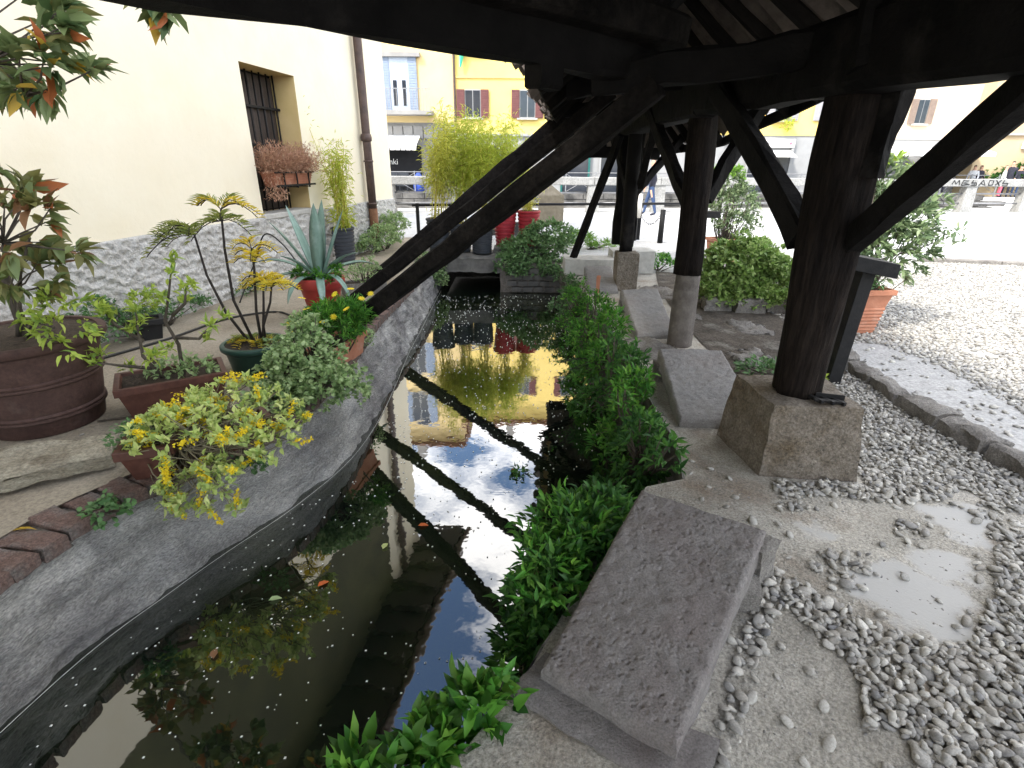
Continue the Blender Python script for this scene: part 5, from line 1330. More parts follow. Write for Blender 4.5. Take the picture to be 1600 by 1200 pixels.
# ================================================================== BANK PLANTS ON THE RIGHT
rng = np.random.default_rng(104)
shrub('bank_plant', 'leafy green plant at the bottom edge growing over the canal bank', 'bank plant', (-.36, .95, -.14),
      [((-.02, .02, .03), (.22, .14, .12), 36), ((.14, .1, .06), (.14, .12, .12), 26)], M['lf_bank'], L=.085, Wd=.042, nl=6, stem_n=24, stem_r=.003, spread=.7, lower=-.2)
shrub('bank_plant', 'upright sprigs beside the concrete corner under the wash stone', 'bank plant', (-.08, 1.17, -.12),
      [((-.02, .0, .07), (.14, .12, .15), 34)], M['lf_bank'], L=.075, Wd=.038, nl=6, stem_n=18, stem_r=.003, spread=.7, lower=-.3)
shrub('bank_bush', 'dense dark leaved bush hanging into the canal beside the nearest wash stone', 'bush', (.2, 1.72, -.12),
      [((.02, .0, .0), (.24, .34, .24), 230), ((.14, .3, .08), (.22, .28, .18), 160), ((-.1, -.16, -.12), (.18, .24, .2), 120), ((.26, .46, .14), (.16, .18, .1), 60)], M['lf_bankdark'], L=.062, Wd=.025, nl=6, stem_n=14, spread=.65)
tt_, ax = ellipsoid_tips((.28, 2.0, .03), (.24, .3, .14), 90, lower=.2)
tt2, ax2 = ellipsoid_tips((.14, 1.75, .02), (.2, .3, .14), 40, lower=.3)
bb = [o for o in COL.objects if o.name == 'bank_bush'][0]
p, d = clump_leaves(np.concatenate([tt_, tt2])-np.array([.2, 1.72, -.12]), np.concatenate([ax, ax2]), 6, .6)
link('young_foliage', leaves_mesh('young_foliage', p, d, .06, .02, M['lf_bank']), bb, stuff=True)
for i, (y, x, sc, lab, mm) in enumerate([(2.95, .82, .9, 'low leafy bush in front of the dark gap by the block base', 'lf_bankdark'), (3.45, .9, 1.05, 'green bank bush left of the pale wash stone', 'lf_bank'), (4.1, .88, 1.1, 'thick dark bank bush near the far end of the pale wash stone', 'lf_bankdark'),
                                         (4.85, .9, 1.25, 'tall bright bank bush opposite the second post', 'lf_bank'), (5.7, .88, 1.15, 'dense bank bush left of the rough wash stone', 'lf_bank'), (6.6, .86, .95, 'far bank bush next to the third post base', 'lf_bank'), (7.5, .82, .8, 'last small bank bush before the concrete ledge', 'lf_ivy')]):
    shrub('bank_bush', lab, 'bush', (x, y, -.2), [((-.04+rng.normal(0, .05), rng.normal(0, .1), .04), (.18*sc, .34, .2*sc), int(90*sc)), ((.02+rng.normal(0, .07), .1+rng.normal(0, .15), .26*sc), (.13*sc, .2, .16*sc), int(46*sc)), ((-.17, -.05+rng.normal(0, .15), -.1), (.15, .26, .15), 44), ((rng.normal(-.05, .08), rng.normal(0, .2), .34*sc), (.09, .12, .14), 14)], M[mm], L=.068 if i < 4 else .056, Wd=.024, nl=6, spread=.8, group='bushes along the right bank', lite=i > 3)
bb = [o for o in COL.objects if o.name.startswith('bank_bush')][-4]
# dark sprig out over the water
st = MB(); P_, D_ = [], []
for k in range(7):
    e = np.array([-.36+rng.normal(0, .06), -.25+rng.normal(0, .1), .08+rng.normal(0, .06)]); st.tube([(0, 0, 0), e*.5+[0, 0, .05], e], .003, 4)
    for j in range(12): P_.append(e*rng.uniform(.5, 1.05)+rng.normal(0, .02, 3)); D_.append(e+rng.normal(0, .3, 3))
link('sprig_leaves', leaves_mesh('sprig_leaves', P_, D_, .045, .014, M['lf_bankdark']), bb, stuff=True); st.build('sprig', M['darkstem'], bb, True, stuff=True)
# terracotta shard by the far bushes
tag(rough_stone([(1.06, 6.7), (1.11, 6.7), (1.11, 6.74), (1.06, 6.74)], -.05, .3, .012, 3, 3, 5).build('clay_shard', M['terra'], smooth=True), 'upright red clay shard among the far bank bushes', 'shard')
# ---- right side shrubs and pots
def rocks(t):
    for q in [(-.4, -.42), (-.05, -.5), (.3, -.46)]:
        rough_stone([(q[0]-.16, q[1]-.08), (q[0]+.16, q[1]-.1), (q[0]+.15, q[1]+.1), (q[0]-.15, q[1]+.1)], -.02, .17, .03, 8, 6, 5).build('edging_stone', M['stone'], t, True)
shrub('leafy_bush', 'bright green low bush with edging stones behind the nearest post', 'bush', (2.82, 6.6, .0), [((-.02, 0, .42), (.52, .5, .4), 800), ((.28, -.1, .34), (.36, .4, .32), 420), ((-.3, -.25, .2), (.32, .32, .24), 380), ((.1, -.4, .15), (.4, .25, .2), 260)], leafmat('bush_leaf', [(.16, .28, .06), (.24, .36, .09), (.36, .46, .17), (.11, .19, .05)]), L=.066, Wd=.044, nl=6, extra=rocks, lower=-.4)
shrub('dirt_weeds', 'dark ivy and weeds on the dirt behind the block base', 'weeds', (2.2, 3.95, .0), [((-.15, 0, .06), (.25, .3, .1), 70), ((.2, .2, .05), (.2, .2, .1), 40)], M['lf_ivy'], L=.05, Wd=.03, nl=5, lower=-.1)
shrub('dirt_weeds', 'green weeds right of the third post base', 'weeds', (2.35, 8.7, .0), [((0, 0, .1), (.35, .25, .18), 150)], M['lf_bank'], L=.05, Wd=.03, nl=6, lite=True, lower=-.1)
shrub('dirt_weeds', 'tiny yellow green weed at the foot of the black info stand', 'weeds', (2.34, 3.75, .0), [((0, 0, .04), (.08, .08, .06), 16)], M['lf_lime'], L=.04, Wd=.02, nl=5, lower=-.1)
# big terracotta box with laurel shrub
PO = (3.46, 5.45, .006)
def bigbox(t): rect_pot(t, .58, .54, .46, M['terra'], R(6), flare=.78, rim=.022, ribs=7)
def lowbit(t):
    bigbox(t)
    tp, ax = ellipsoid_tips((0, -.05, .5), (.3, .28, .1), 70); p, d = clump_leaves(tp, ax, 5, .9); link('underplanting', leaves_mesh('underplanting', p, d, .05, .02, M['lf_ivy']), t, stuff=True)
    b = MB(); P_, D_ = [], []
    b.tube([(.2, 0, .7), (.6, -.05, .85), (.85, -.1, .98)], [.01, .006, .003], 6); b.build('side_branch', M['bark'], t, True)
    for k in range(46): P_.append(np.array([.66+.26*rng.random(), -.08, 0])+[0, 0, .98+rng.normal(0, .05)]+rng.normal(0, .04, 3)); D_.append(rand_dirs(1, .3)[0])
    link('side_foliage', leaves_mesh('side_foliage', P_, D_, .08, .028, M['lf_laurel']), t, stuff=True)
shrub('laurel_box', 'tall laurel shrub in a large square terracotta box on the gravel', 'potted shrub', PO,
      [((.22, 0, .82), (.5, .4, .4), 190), ((.26, 0, 1.12), (.46, .36, .34), 150), ((.1, 0, 1.46), (.28, .24, .26), 60)], M['lf_laurel'], L=.095, Wd=.036, nl=7, stem_n=14, stem_r=.007, spread=.8, extra=lowbit, lower=-.8)
ll = [o for o in COL.objects if o.name == 'laurel_box'][0]
tp = np.array([(.02, 0, 1.7), (.16, 0, 1.64), (-.1, 0, 1.6), (.34, 0, 1.52)]); p, d = clump_leaves(tp, np.tile([[0, 0, 1.]], (4, 1)), 14, .9); link('yellow_shoots', leaves_mesh('yellow_shoots', p, d, .13, .036, M['lf_lime']), ll, stuff=True)
# lemon like tree in terracotta pot
def lpot(t): rect_pot(t, .42, .42, .4, M['terra'], R(10), flare=.8)
shrub('citrus_pot', 'round leafy citrus tree in a terracotta pot beyond the second post', 'potted tree', (3.72, 9.65, .006), [((.1, 0, .95), (.42, .4, .38), 170), ((-.05, 0, 1.25), (.3, .3, .26), 90), ((.2, 0, .62), (.4, .36, .24), 80)], M['lf_laurel'], L=.09, Wd=.036, nl=7, stem_n=14, stem_r=.008, extra=lpot, lite=True, lower=-.8)
cc_ = [o for o in COL.objects if o.name == 'citrus_pot'][0]
tp, ax = ellipsoid_tips((-.1, 0, 1.35), (.3, .3, .26), 60, lower=.1); p, d = clump_leaves(tp, ax, 8, .8); link('young_foliage', leaves_mesh('young_foliage', p, d, .09, .034, M['lf_bright'], lite=True), cc_, stuff=True)
# black info stand
t = thing('info_stand', 'black metal info stand leaning by the nearest post', 'sign stand', (2.52, 3.9, .0))
MB().hexa([(-.05, -.05, 0), (.05, -.05, 0), (.05, .05, 0), (-.05, .05, 0), (.03, -.02, .98), (.13, -.02, .98), (.13, .08, .98), (.03, .08, .98)]).build('leg', M['iron'], t, bevel=.004)
MB().hexa([(-.2, -.1, .93), (.2, -.14, .86), (.22, .12, .86), (-.18, .16, .93), (-.2, -.1, 1.03), (.2, -.14, .96), (.22, .12, .96), (-.18, .16, 1.03)]).build('panel_box', M['iron'], t, bevel=.004)
t = thing('info_stand', 'second black stand beside the citrus pot beyond the second post', 'sign stand', (3.16, 9.2, 0))
MB().box((0, 0, .4), (.09, .09, .8)).build('leg', M['iron'], t, bevel=.004); MB().box((.08, 0, .84), (.3, .22, .1)).build('panel_box', M['iron'], t, bevel=.004)

# ---- far end: ivy over the culvert, pots, bollards, rail
shrub('culvert_ivy', 'big green ivy bush spilling over the right side of the culvert mouth', 'bush', (.3, 9.7, .0), [((.05, -.05, .18), (.62, .4, .36), 520), ((.35, .0, .42), (.5, .35, .3), 300), ((-.35, -.35, -.04), (.26, .22, .26), 200), ((.05, -.45, -.1), (.5, .18, .2), 240), ((.62, -.4, -.12), (.3, .18, .2), 110)], leafmat('culvert_ivy_leaf', [(.1, .2, .07), (.15, .27, .1), (.22, .34, .15), (.07, .14, .05)]), L=.062, Wd=.046, nl=6, lite=True)
shrub('culvert_ivy', 'grey green ivy hanging left of the culvert mouth', 'bush', (-1.45, 9.2, -.05), [((.02, 0, -.06), (.28, .22, .28), 260), ((.12, -.02, -.2), (.2, .16, .2), 110), ((-.16, .3, .06), (.24, .3, .16), 80)], M['lf_mint'], L=.05, Wd=.036, nl=6, lite=True)
shrub('grass_tuft', 'bright green grassy tuft behind the culvert ivy', 'weeds', (1.35, 10.9, .0), [((-.1, 0, .15), (.45, .4, .25), 160), ((.6, .1, .06), (.5, .3, .1), 80)], M['lf_bright'], L=.09, Wd=.014, nl=7, lite=True, lower=-.1)
bamboo('bamboo_tub', 'yellow bamboo in the leftmost grey ribbed tub above the culvert', (-1.33, 9.82, .115), (.21, .17, .58, M['greypot']), 18, 1.75, .2, M['lf_bamboo'], 330, .42, .095, .013, (.16, .1), leafr=.26)
bamboo('bamboo_tub', 'bamboo in the middle grey ribbed tub half hidden behind the struts', (-.93, 9.84, .115), (.2, .16, .5, M['greypot']), 15, 1.75, .2, M['lf_bamboogreen'], 360, .4, .095, .014, (.05, .2), leafr=.26)
bamboo('bamboo_tub', 'low dark grey tub at the culvert lintel showing right below the struts', (-.55, 9.66, .115), (.19, .16, .42, M['greypot']), 12, 1.6, .18, M['lf_bamboogreen'], 300, .42, .095, .014, (.0, .25), leafr=.24)
bamboo('bamboo_tub', 'yellow bamboo in the left of two red ribbed pots', (-.15, 9.95, .2), (.21, .15, .62, M['redpot2']), 15, 1.45, .2, M['lf_bamboogreen'], 300, .42, .095, .013, (-.1, .1), leafr=.24)
bamboo('bamboo_tub', 'yellow canes in the right red ribbed pot by the stone bollard', (.28, 9.97, .2), (.2, .15, .62, M['redpot2']), 14, .8, .14, M['lf_bamboo'], 110, .25, .08, .011, (-.05, .1), leafr=.14)
tag(rough_stone([(-.35, 9.72), (.6, 9.72), (.6, 10.25), (-.35, 10.25)], .0, .2, .02, 10, 6, 4).build('plinth_stone', M['quaystone'], smooth=True), 'low stone step under the two red pots behind the ivy', 'stone')
tag(rough_stone([(-1.65, 9.78), (-.36, 9.78), (-.36, 10.1), (-1.65, 10.1)], .0, .112, .006, 10, 6, 4).build('plinth_stone', M['quaystone'], smooth=True), 'low stone step under the grey tubs behind the culvert lintel', 'stone')
t = MB(); s_ = rough_stone([(.72, 15.5), (1.4, 15.5), (1.4, 16.1), (.72, 16.1)], 0, .8, .015, 6, 6, 6); s_.add([(.72, 15.5, .78), (1.4, 15.5, .78), (1.4, 16.1, .78), (.72, 16.1, .78), (1.06, 15.8, 1.05)], [(0, 1, 4), (1, 2, 4), (2, 3, 4), (3, 0, 4)])
tag(s_.build('stone_bollard', mat('tan_stone', (.15, .127, .09), (.22, .19, .14), 8, .9, .5, 25)), 'thick tan stone bollard with a pyramid top', 'bollard')
t = thing('handrail', 'low black handrail along the road edge behind the bamboo tubs', 'railing', (-2.15, 12.5, 0))
for x in (0, 2.5, 5.0): MB().box((x, .0, .38), (.07, .07, .76)).build('post', M['iron'], t, bevel=.004)
MB().tube([(-.12, 0, .72), (6.6, 1.2, .72)], .03, 8).build('rail', M['iron'], t, True)
for i, (x, y, lab) in enumerate([(3.23, 12.0, 'slim dark bollard holding the right end of the chain'), (2.72, 12.35, 'dark bollard with peeling white top behind the third post')]):
    t = thing('chain_bollard', lab, 'bollard', (x, y, 0))
    MB().tube([(0, 0, 0), (0, 0, .7)], [.06, .055], 14).build('shaft', M['iron'], t, True)
    if i: MB().tube([(0, 0, .5), (0, 0, 1.0)], [.12, .12], 14).build('peeling_sleeve', M['whitepaint'], t, True)
ch = thing('chain', 'sagging chain between the two dark bollards', 'chain', (3.0, 12.2, .4))
for k in range(11):
    u = k/10; p = np.array([-.2+.42*u, .12-.3*u, .22-.3*4*u*(1-u)*.8]); dr = nrm([.42, -.3, -.3*4*.8*(1-2*u)])
    an = np.linspace(0, 2*math.pi, 9)[:-1]; sd_ = nrm(np.cross(dr, [0, 1, 0] if k % 2 else [0, .3, 1]))
    ring = [p+dr*.036*math.cos(a)+sd_*.018*math.sin(a) for a in an]; ring.append(ring[0]); MB().tube(ring, .006, 5, False).build('link', M['iron'], ch, True)

# ---- water surface litter
n = 2600
fx = rng.uniform(-2.2, .8, n); fy = rng.uniform(1.2, 9.0, n)**1.0
cl = np.array([mnoise.noise(Vector((x*1.3, y*1.1, 2))) for x, y in zip(fx, fy)])
k = (cl > -.3); fx, fy = fx[k], fy[k]
lx = np.interp(fy, LB[:, 1], LB[:, 0])+.05; k = fx > lx; fx, fy = fx[k], fy[k]
s_ = rng.uniform(.0015, .0042, len(fx))*(1+.12*fy)
mb = MB()
for x, y, a in zip(fx, fy, s_): mb.add([(x-a, y-a, WATER+.003), (x+a, y-a*.8, WATER+.003), (x+a*.9, y+a, WATER+.003), (x-a*.7, y+a*.9, WATER+.003), (x, y, WATER+.003+a)], [(0, 1, 4), (1, 2, 4), (2, 3, 4), (3, 0, 4)])
o = mb.build('floating_flecks', M['fleck']); o['kind'] = 'stuff'; tag(o, 'tiny white flecks floating all over the canal water', 'debris')
# scum line at the foot of the left wall
pl = [(x+.03, y, WATER+.006) for x, y in LB[12:]]
tag(MB().tube(pl, .0011, 5).build('scum_line', M['fleck'], smooth=True), 'thin pale line floating along the foot of the canal wall', 'debris')
for x, y, a, lab, mm in [(-1.03, 2.2, .8, 'red orange leaf floating on the dark water left of centre', 'orangeleaf'), (-.58, 2.72, .2, 'orange leaf floating near the corner of the dark roof reflection', 'orangeleaf'), (-1.35, 1.75, 2.0, 'brownish sunken leaf on the water near the left wall', 'lf_mag_bronze'), (-.75, 2.5, 1.4, 'pale curled leaf floating in mid canal', 'lf_sedum'), (-1.25, 2.1, .4, 'pale narrow leaf floating close to the left wall', 'lf_mint'), (-.62, 1.15, .5, 'whitish leaf stalk floating near the bottom edge', 'lf_mint'), (.0, 3.35, 1.0, 'small orange leaf beside the strut reflection', 'orangeleaf')]:
    tag(link('floating_leaf', leaves_mesh('floating_leaf', [(x, y, WATER+.008)], [(math.cos(a), math.sin(a), 0)], .07, .04, M[mm], ups=np.array([[0, 0, 1.]]))), lab, 'leaf')
t = thing('floating_weed', 'dark clump of weed floating on the bright cloud reflection', 'weeds', (.05, 3.35, WATER))
p = rng.normal(0, .035, (60, 3))*[1, 1, .2]+[0, 0, .015]; link('clump', leaves_mesh('clump', p, rand_dirs(60), .05, .02, M['lf_bankdark'], lite=True), t, stuff=True)

# ================================================================== FAR SIDE: PARAPET, QUAY, FACADES
rng = np.random.default_rng(105)
def par_y(x): return 19.6+.085*x if x < 12 else 20.62+.085*(x-12)
t = thing('parapet', 'long pale concrete canal parapet with square posts and pipe rails', 'parapet')
xs = np.arange(-16, 34, 2.35)
pd = nrm([1, .085, 0])
cop = []
for i in range(len(xs)-1):
    a, b = xs[i], xs[i+1]-.02
    o = MB().beam((a, par_y(a), 1.04), (b, par_y(b), 1.04), .42, .26, 3, .004, ch=.08).build('coping', M['parapet'], t); cop.append(o)
    MB().hexa([(a-.22, par_y(a)-.2, 0), (a+.22, par_y(a)-.18, 0), (a+.22, par_y(a)+.2, 0), (a-.22, par_y(a)+.18, 0), (a-.2, par_y(a)-.18, .92), (a+.2, par_y(a)-.16, .92), (a+.2, par_y(a)+.18, .92), (a-.2, par_y(a)+.16, .92)]).build('post', M['parapet'], t, bevel=.01)
    for z in (.32, .66): MB().tube([(a+.18, par_y(a), z), (b-.16, par_y(b), z)], .03, 8).build('pipe_rail', M['steel'], t, True)
# graffiti on the coping at the right
gm = MB()
def gl_(pts): gm.tube([(x, par_y(x)-.225, z) for x, z in pts], .018, 4)
gx = 16.0
scr = [[(0, 1.0), (.05, 1.13), (.12, 1.0), (.2, 1.14), (.24, .98)], [(.3, .96), (.34, 1.14), (.5, 1.12), (.36, 1.04), (.55, 1.0), (.32, .95)], [(.65, 1.14), (.6, 1.04), (.75, 1.05), (.78, .97), (.6, .95)], [(.85, .95), (.95, 1.15), (1.05, .96), (.88, 1.04)], [(1.15, .96), (1.15, 1.14), (1.28, 1.12), (1.28, .98), (1.15, .96)], [(1.36, 1.14), (1.5, .95), (1.44, 1.06), (1.36, .97), (1.52, 1.14)], [(1.62, 1.14), (1.58, 1.03), (1.75, 1.04), (1.74, .94), (1.6, .95)]]
for s_ in scr: gl_([(gx+x*1.25, z) for x, z in s_])
gl_([(gx-.1, .9), (gx-.25, .72), (gx-.3, .55), (gx-.15, .62), (gx-.05, .75)]); gl_([(gx-.28, .5), (gx-.15, .42), (gx-.1, .3), (gx-.2, .2)])
gm.build('graffiti', M['graffiti'], t)
shrub('kerb_tuft', 'bright green weed tuft at the foot of the parapet', 'weeds', (15.0, 20.6, 0), [((0, 0, .1), (.5, .2, .2), 90)], M['lf_bright'], L=.12, Wd=.03, nl=6, lite=True, lower=-.1)
# far quay wall with stone courses
qw = thing('quay_wall', 'stained stone quay wall of the canal beyond the parapet', 'wall')
def far_y(x): return 29.3 if x < -14 else (29.3+(x+14)/44*2.1)
k = 0
for r_ in range(6):
    z1 = .12-r_*.3; x = -13.0+(r_ % 2)*.5
    while x < 26:
        w = rng.uniform(1.0, 1.7); dy = rng.uniform(0, .04)
        MB().hexa([(x, far_y(x)-dy, z1-.27), (x+w-.03, far_y(x+w)-dy, z1-.27), (x+w-.03, far_y(x+w)+.4, z1-.27), (x, far_y(x)+.4, z1-.27), (x, far_y(x)-dy, z1), (x+w-.03, far_y(x+w)-dy, z1), (x+w-.03, far_y(x+w)+.4, z1), (x, far_y(x)+.4, z1)]).build('stone_block', M['quaystone'], qw); x += w
MB().hexa([(-60, 29.35, -2), (26, 31.3, -2), (26, 32, -2), (-60, 30, -2), (-60, 29.35, .0), (26, 31.3, .0), (26, 32, .0), (-60, 30, .0)]).build('backing', M['mortar'], qw)
MB().hexa([(-60, 19.7, -2), (34, 23.7, -2), (34, 24.2, -2), (-60, 20.1, -2), (-60, 19.7, -.02), (34, 23.7, -.02), (34, 24.2, -.02), (-60, 20.1, -.02)]).build('near_wall', M['quaystone'], qw)
# quay railing
t = thing('quay_railing', 'thin metal railing on the far quay with crossed bars', 'railing')
xs = np.arange(-10, 27, 1.6)
for x in xs: MB().box((x, far_y(x)+.25, .6), (.05, .05, 1.2)).build('post', M['steel'], t)
for z in (1.15, .65): MB().tube([(-10, far_y(-10)+.25, z), (26.2, far_y(26.2)+.25, z)], .022, 6).build('rail', M['steel'], t)
for x in xs[::2]:
    MB().tube([(x, far_y(x)+.25, .2), (x+1.6, far_y(x+1.6)+.25, 1.1)], .012, 4).build('brace_wire', M['steel'], t); MB().tube([(x, far_y(x)+.25, 1.1), (x+1.6, far_y(x+1.6)+.25, .2)], .012, 4).build('brace_wire', M['steel'], t)

def fwin(par, x, z, w, h, y, shutter, frame='whitefacade', sh=True, sw=None):
    """window on a facade whose front is at local y (faces -y): frame, pane, sill, shutters"""
    f = MB().box((x, y-.0, z+h/2), (w, .1, h)).build('window', M[frame], par)
    for s_ in (-1, 1): MB().box((x+s_*w*.24, y-.056, z+h/2), (w*.42, .02, h*.92)).build('pane', M['glass'], f)
    MB().box((x, y-.1, z-.04), (w+.25, .2, .08)).build('sill', M['sill'], f)
    if sh:
        sw = sw or w*.5
        for s_ in (-1, 1):
            q = MB().box((x+s_*(w/2+sw/2+.01), y-.07, z+h/2), (sw, .05, h)).build('shutter', M[shutter], f)
            b = MB()
            for k in range(int(h/.11)): b.box((x+s_*(w/2+sw/2+.01), y-.1, z+.08+k*.11), (sw*.8, .02, .06))
            b.build('louvres', M[shutter], q)
    return f
def facade(name, label, x0, x1, y, h, wallm, roof=True, basez=3.3, basem='greyfacade', rz=0):
    t = thing(name, label, 'building', (0, 0, 0))
    MB().box(((x0+x1)/2, y+5, (basez+h)/2), (x1-x0, 10, h-basez)).build('wall', M[wallm], t)
    MB().box(((x0+x1)/2, y+5, basez/2), (x1-x0-.01, 9.9, basez)).build('ground_floor', M[basem], t)
    if roof:
        b = MB(); b.hexa([(x0-.1, y-.7, h-.12), (x1+.1, y-.7, h-.12), (x1+.1, y+10.3, h-.12), (x0-.1, y+10.3, h-.12), (x0-.1, y-.7, h), (x1+.1, y-.7, h), (x1+.1, y+5, h+1.8), (x0-.1, y+5, h+1.8)])
        rf = b.build('roof', M['rooftile'], t)
        for cx in (x0+.3*(x1-x0), x0+.75*(x1-x0)): MB().box((cx, y+1.5, h+1.0), (.6, .6, 1.8)).build('chimney', M['greyfacade'], rf)
    return t
FY = 32.0
# 1: blue shutters with balcony
t = facade('apartment_house', 'tall house with blue shutters and a balcony over the cafe', -16, -3.2, FY, 15.0, 'paleyellow', basez=3.6)
for x in (-13.5, -9.8): 
    for z in (4.2, 7.9, 11.4): fwin(t, x, z, 1.1, 2.2, FY, 'blueshutter')
for z in (7.9, 11.4): fwin(t, -6.05, z, 1.1, 2.2, FY, 'blueshutter')
d_ = MB().box((-6.05, FY, 5.42), (1.5, .12, 2.5)).build('balcony_door', M['bluewhite'], t)
for s_ in (-1, 1):
    MB().box((-6.05+s_*.24, FY-.07, 5.0), (.2, .03, 1.2)).build('pane', M['glass'], d_); q = MB().box((-6.05+s_*.72, FY-.08, 5.42), (.44, .05, 2.5)).build('shutter', M['blueshutter'], d_)
    b = MB()
    for k in range(20): b.box((-6.05+s_*.72, FY-.11, 4.3+k*.118), (.36, .02, .06))
    b.build('louvres', M['blueshutter'], q)
MB().box((-6.05, FY-.1, 6.75), (2.3, .3, .2)).build('lintel', M['greyfacade'], t)
bl = MB().box((-6.0, FY-.5, 4.02), (3.4, 1.0, .2)).build('balcony', M['greyfacade'], t)
for x in np.arange(-7.6, -4.3, .17): MB().box((x, FY-.96, 4.6), (.025, .025, 1.0)).build('baluster', M['steel'], bl)
MB().box((-6.0, FY-.96, 5.12), (3.3, .04, .04)).build('top_rail', M['steel'], bl)
for x in np.arange(-7.4, -3.6, .55): MB().box((x, FY-.04, 3.12), (.5, .06, .62)).build('stone_panel', M['greyfacade'], t)
sh_ = MB().box((-6.6, FY-.03, 1.3), (3.0, .1, 2.3)).build('shop_opening', M['shopdark'], t)
tx = bpy.data.curves.new('shop_lettering', 'FONT'); tx.body = 'nki'; tx.size = .42; tx.extrude = .01; tx.materials.append(M['white'])
to = bpy.data.objects.new('tmp', tx); COL.objects.link(to); tme = bpy.data.meshes.new_from_object(to.evaluated_get(bpy.context.evaluated_depsgraph_get())); bpy.data.objects.remove(to); to = link('shop_lettering', tme, sh_); to.location = (-6.9, FY-.1, 1.5); to.rotation_euler = (R(90), 0, 0)
b = MB(); b.hexa([(-9, FY-1.5, 2.45), (-5.1, FY-1.5, 2.45), (-5.1, FY, 2.95), (-9, FY, 2.95), (-9, FY-1.5, 2.49), (-5.1, FY-1.5, 2.49), (-5.1, FY, 2.99), (-9, FY, 2.99)])
for k in range(14): b.hexa([(-9+k*.28, FY-1.52, 2.2), (-9+k*.28+.22, FY-1.52, 2.2), (-9+k*.28+.22, FY-1.49, 2.2), (-9+k*.28, FY-1.49, 2.2), (-9+k*.28, FY-1.52, 2.47), (-9+k*.28+.27, FY-1.52, 2.47), (-9+k*.28+.27, FY-1.49, 2.47), (-9+k*.28, FY-1.49, 2.47)])
tag(b.build('awning', M['white']), 'white scalloped awning over the cafe below the balcony', 'awning')
for i, x in enumerate((-6.55, -5.9, -6.2)):
    t2 = thing('cafe_chair', ['dark cafe chair behind the railing nearest the wall corner', 'dark cafe chair behind the railing towards the blue bag', 'dark cafe chair between two others in front of the cafe'][i], 'chair', (x, 30.6+.2*(i == 2), 0), 0, 'cafe chairs')
    MB().box((0, 0, .45), (.46, .46, .05)).build('seat', M['greypot'], t2); MB().box((0, .22, .85), (.46, .04, .5)).build('backrest', M['greypot'], t2)
    for sx in (-.2, .2):
        for sy in (-.2, .2): MB().box((sx, sy, .215), (.04, .04, .43)).build('leg', M['greypot'], t2)
tag(MB().lathe([(.1, 0), (.26, .1), (.3, .5), (.2, .95), (.08, 1.1)], (-5.05, 30.3, 0), 14).build('plastic_bag', M['bluebag'], smooth=True), 'shiny blue bag by the cafe railing behind the bamboo', 'bag')
# 2: bright yellow house with maroon shutters
t = facade('apartment_house', 'bright yellow house with maroon shutters behind the bamboo', -3.2, 7.0, FY, 13.4, 'yellowwall', basez=3.0, basem='whitefacade')
for x in (-2.2, .72, 3.6, 6.0):
    for z in (3.85, 6.9, 10.2): fwin(t, x, z, .85, 1.35, FY, 'maroon', sw=.42)
MB().box((1.9, FY-.03, 5.75), (10.2, .08, .06)).build('string_course', M['yellowwall'], t)
MB().box((1.9, FY-.03, 3.02), (10.2, .12, .12)).build('string_course', M['whitefacade'], t)
for x0, x1, mm in [(-2.6, -.8, 'shopdark'), (.4, 1.6, 'greyfacade'), (2.7, 4.2, 'glass'), (4.8, 6.4, 'glass')]:
    f = MB().box(((x0+x1)/2, FY-.03, 1.3), (x1-x0, .1, 2.4)).build('shop_window', M[mm], t)
    for x in (x0, x1): MB().box((x, FY-.06, 1.3), (.1, .12, 2.5)).build('shop_frame', M['greenmetal' if x0 == 2.7 else 'whitefacade'], f)
b = MB(); b.tube([(-2.75, FY-.15, 7.6), (-2.7, FY-.2, 6.9), (-2.8, FY-.2, 6.2)], [.1, .16, .05], 6); b.build('green_banner', mat('green_cloth', (.05, .5, .28), (.1, .55, .35), 5, .7), t)
MB().tube([(-3.15, FY-.1, 3.2), (-3.15, FY-.1, 13)], .06, 8).build('downpipe', M['copper'], t)
# 3: yellow house with white shopfront
t = facade('apartment_house', 'yellow house with grey shutters above a white shopfront', 7.0, 18.2, FY+.4, 14.2, 'yellowwall', basez=3.1, basem='whitefacade')
for x in (8.6, 11.6, 14.6, 17.2):
    for z in (3.85, 7.0, 10.4): fwin(t, x, z, .85, 1.6, FY+.4, 'greyshutter', sw=.45)
f = MB().box((14.3, FY+.35, 1.25), (2.3, .12, 2.1)).build('shop_window', M['glass'], t)
for x in (13.1, 15.5): MB().box((x, FY+.3, 1.3), (.12, .14, 2.3)).build('shop_frame', M['whitefacade'], f)
sg = MB().box((14.3, FY+.3, 2.72), (2.5, .14, .42)).build('shop_sign', M['white'], t)
for x in (13.3, 15.3): MB().lathe([(.05, 0), (.07, .04), (.03, .12), (.005, .14)], (x, FY+.2, 2.65), 8).build('red_emblem', M['pinkcloth'], sg)
b = MB()
for k in range(9): b.box((13.65+k*.14, FY+.225, 2.72), (.09, .01, .09))
b.build('faint_lettering', M['greyfacade'], sg)
MB().box((12.1, FY+.3, 2.6), (.3, .12, .5)).build('wall_lamp', M['iron'], t)
b = MB(); b.hexa([(13.2, FY-.6, 2.0), (15.4, FY-.6, 2.0), (15.4, FY+.3, 2.3), (13.2, FY+.3, 2.3), (13.2, FY-.6, 2.03), (15.4, FY-.6, 2.03), (15.4, FY+.3, 2.34), (13.2, FY+.3, 2.34)])
tag(b.build('awning', M['white']), 'small white awning above the shop window beyond the nearest post', 'awning')
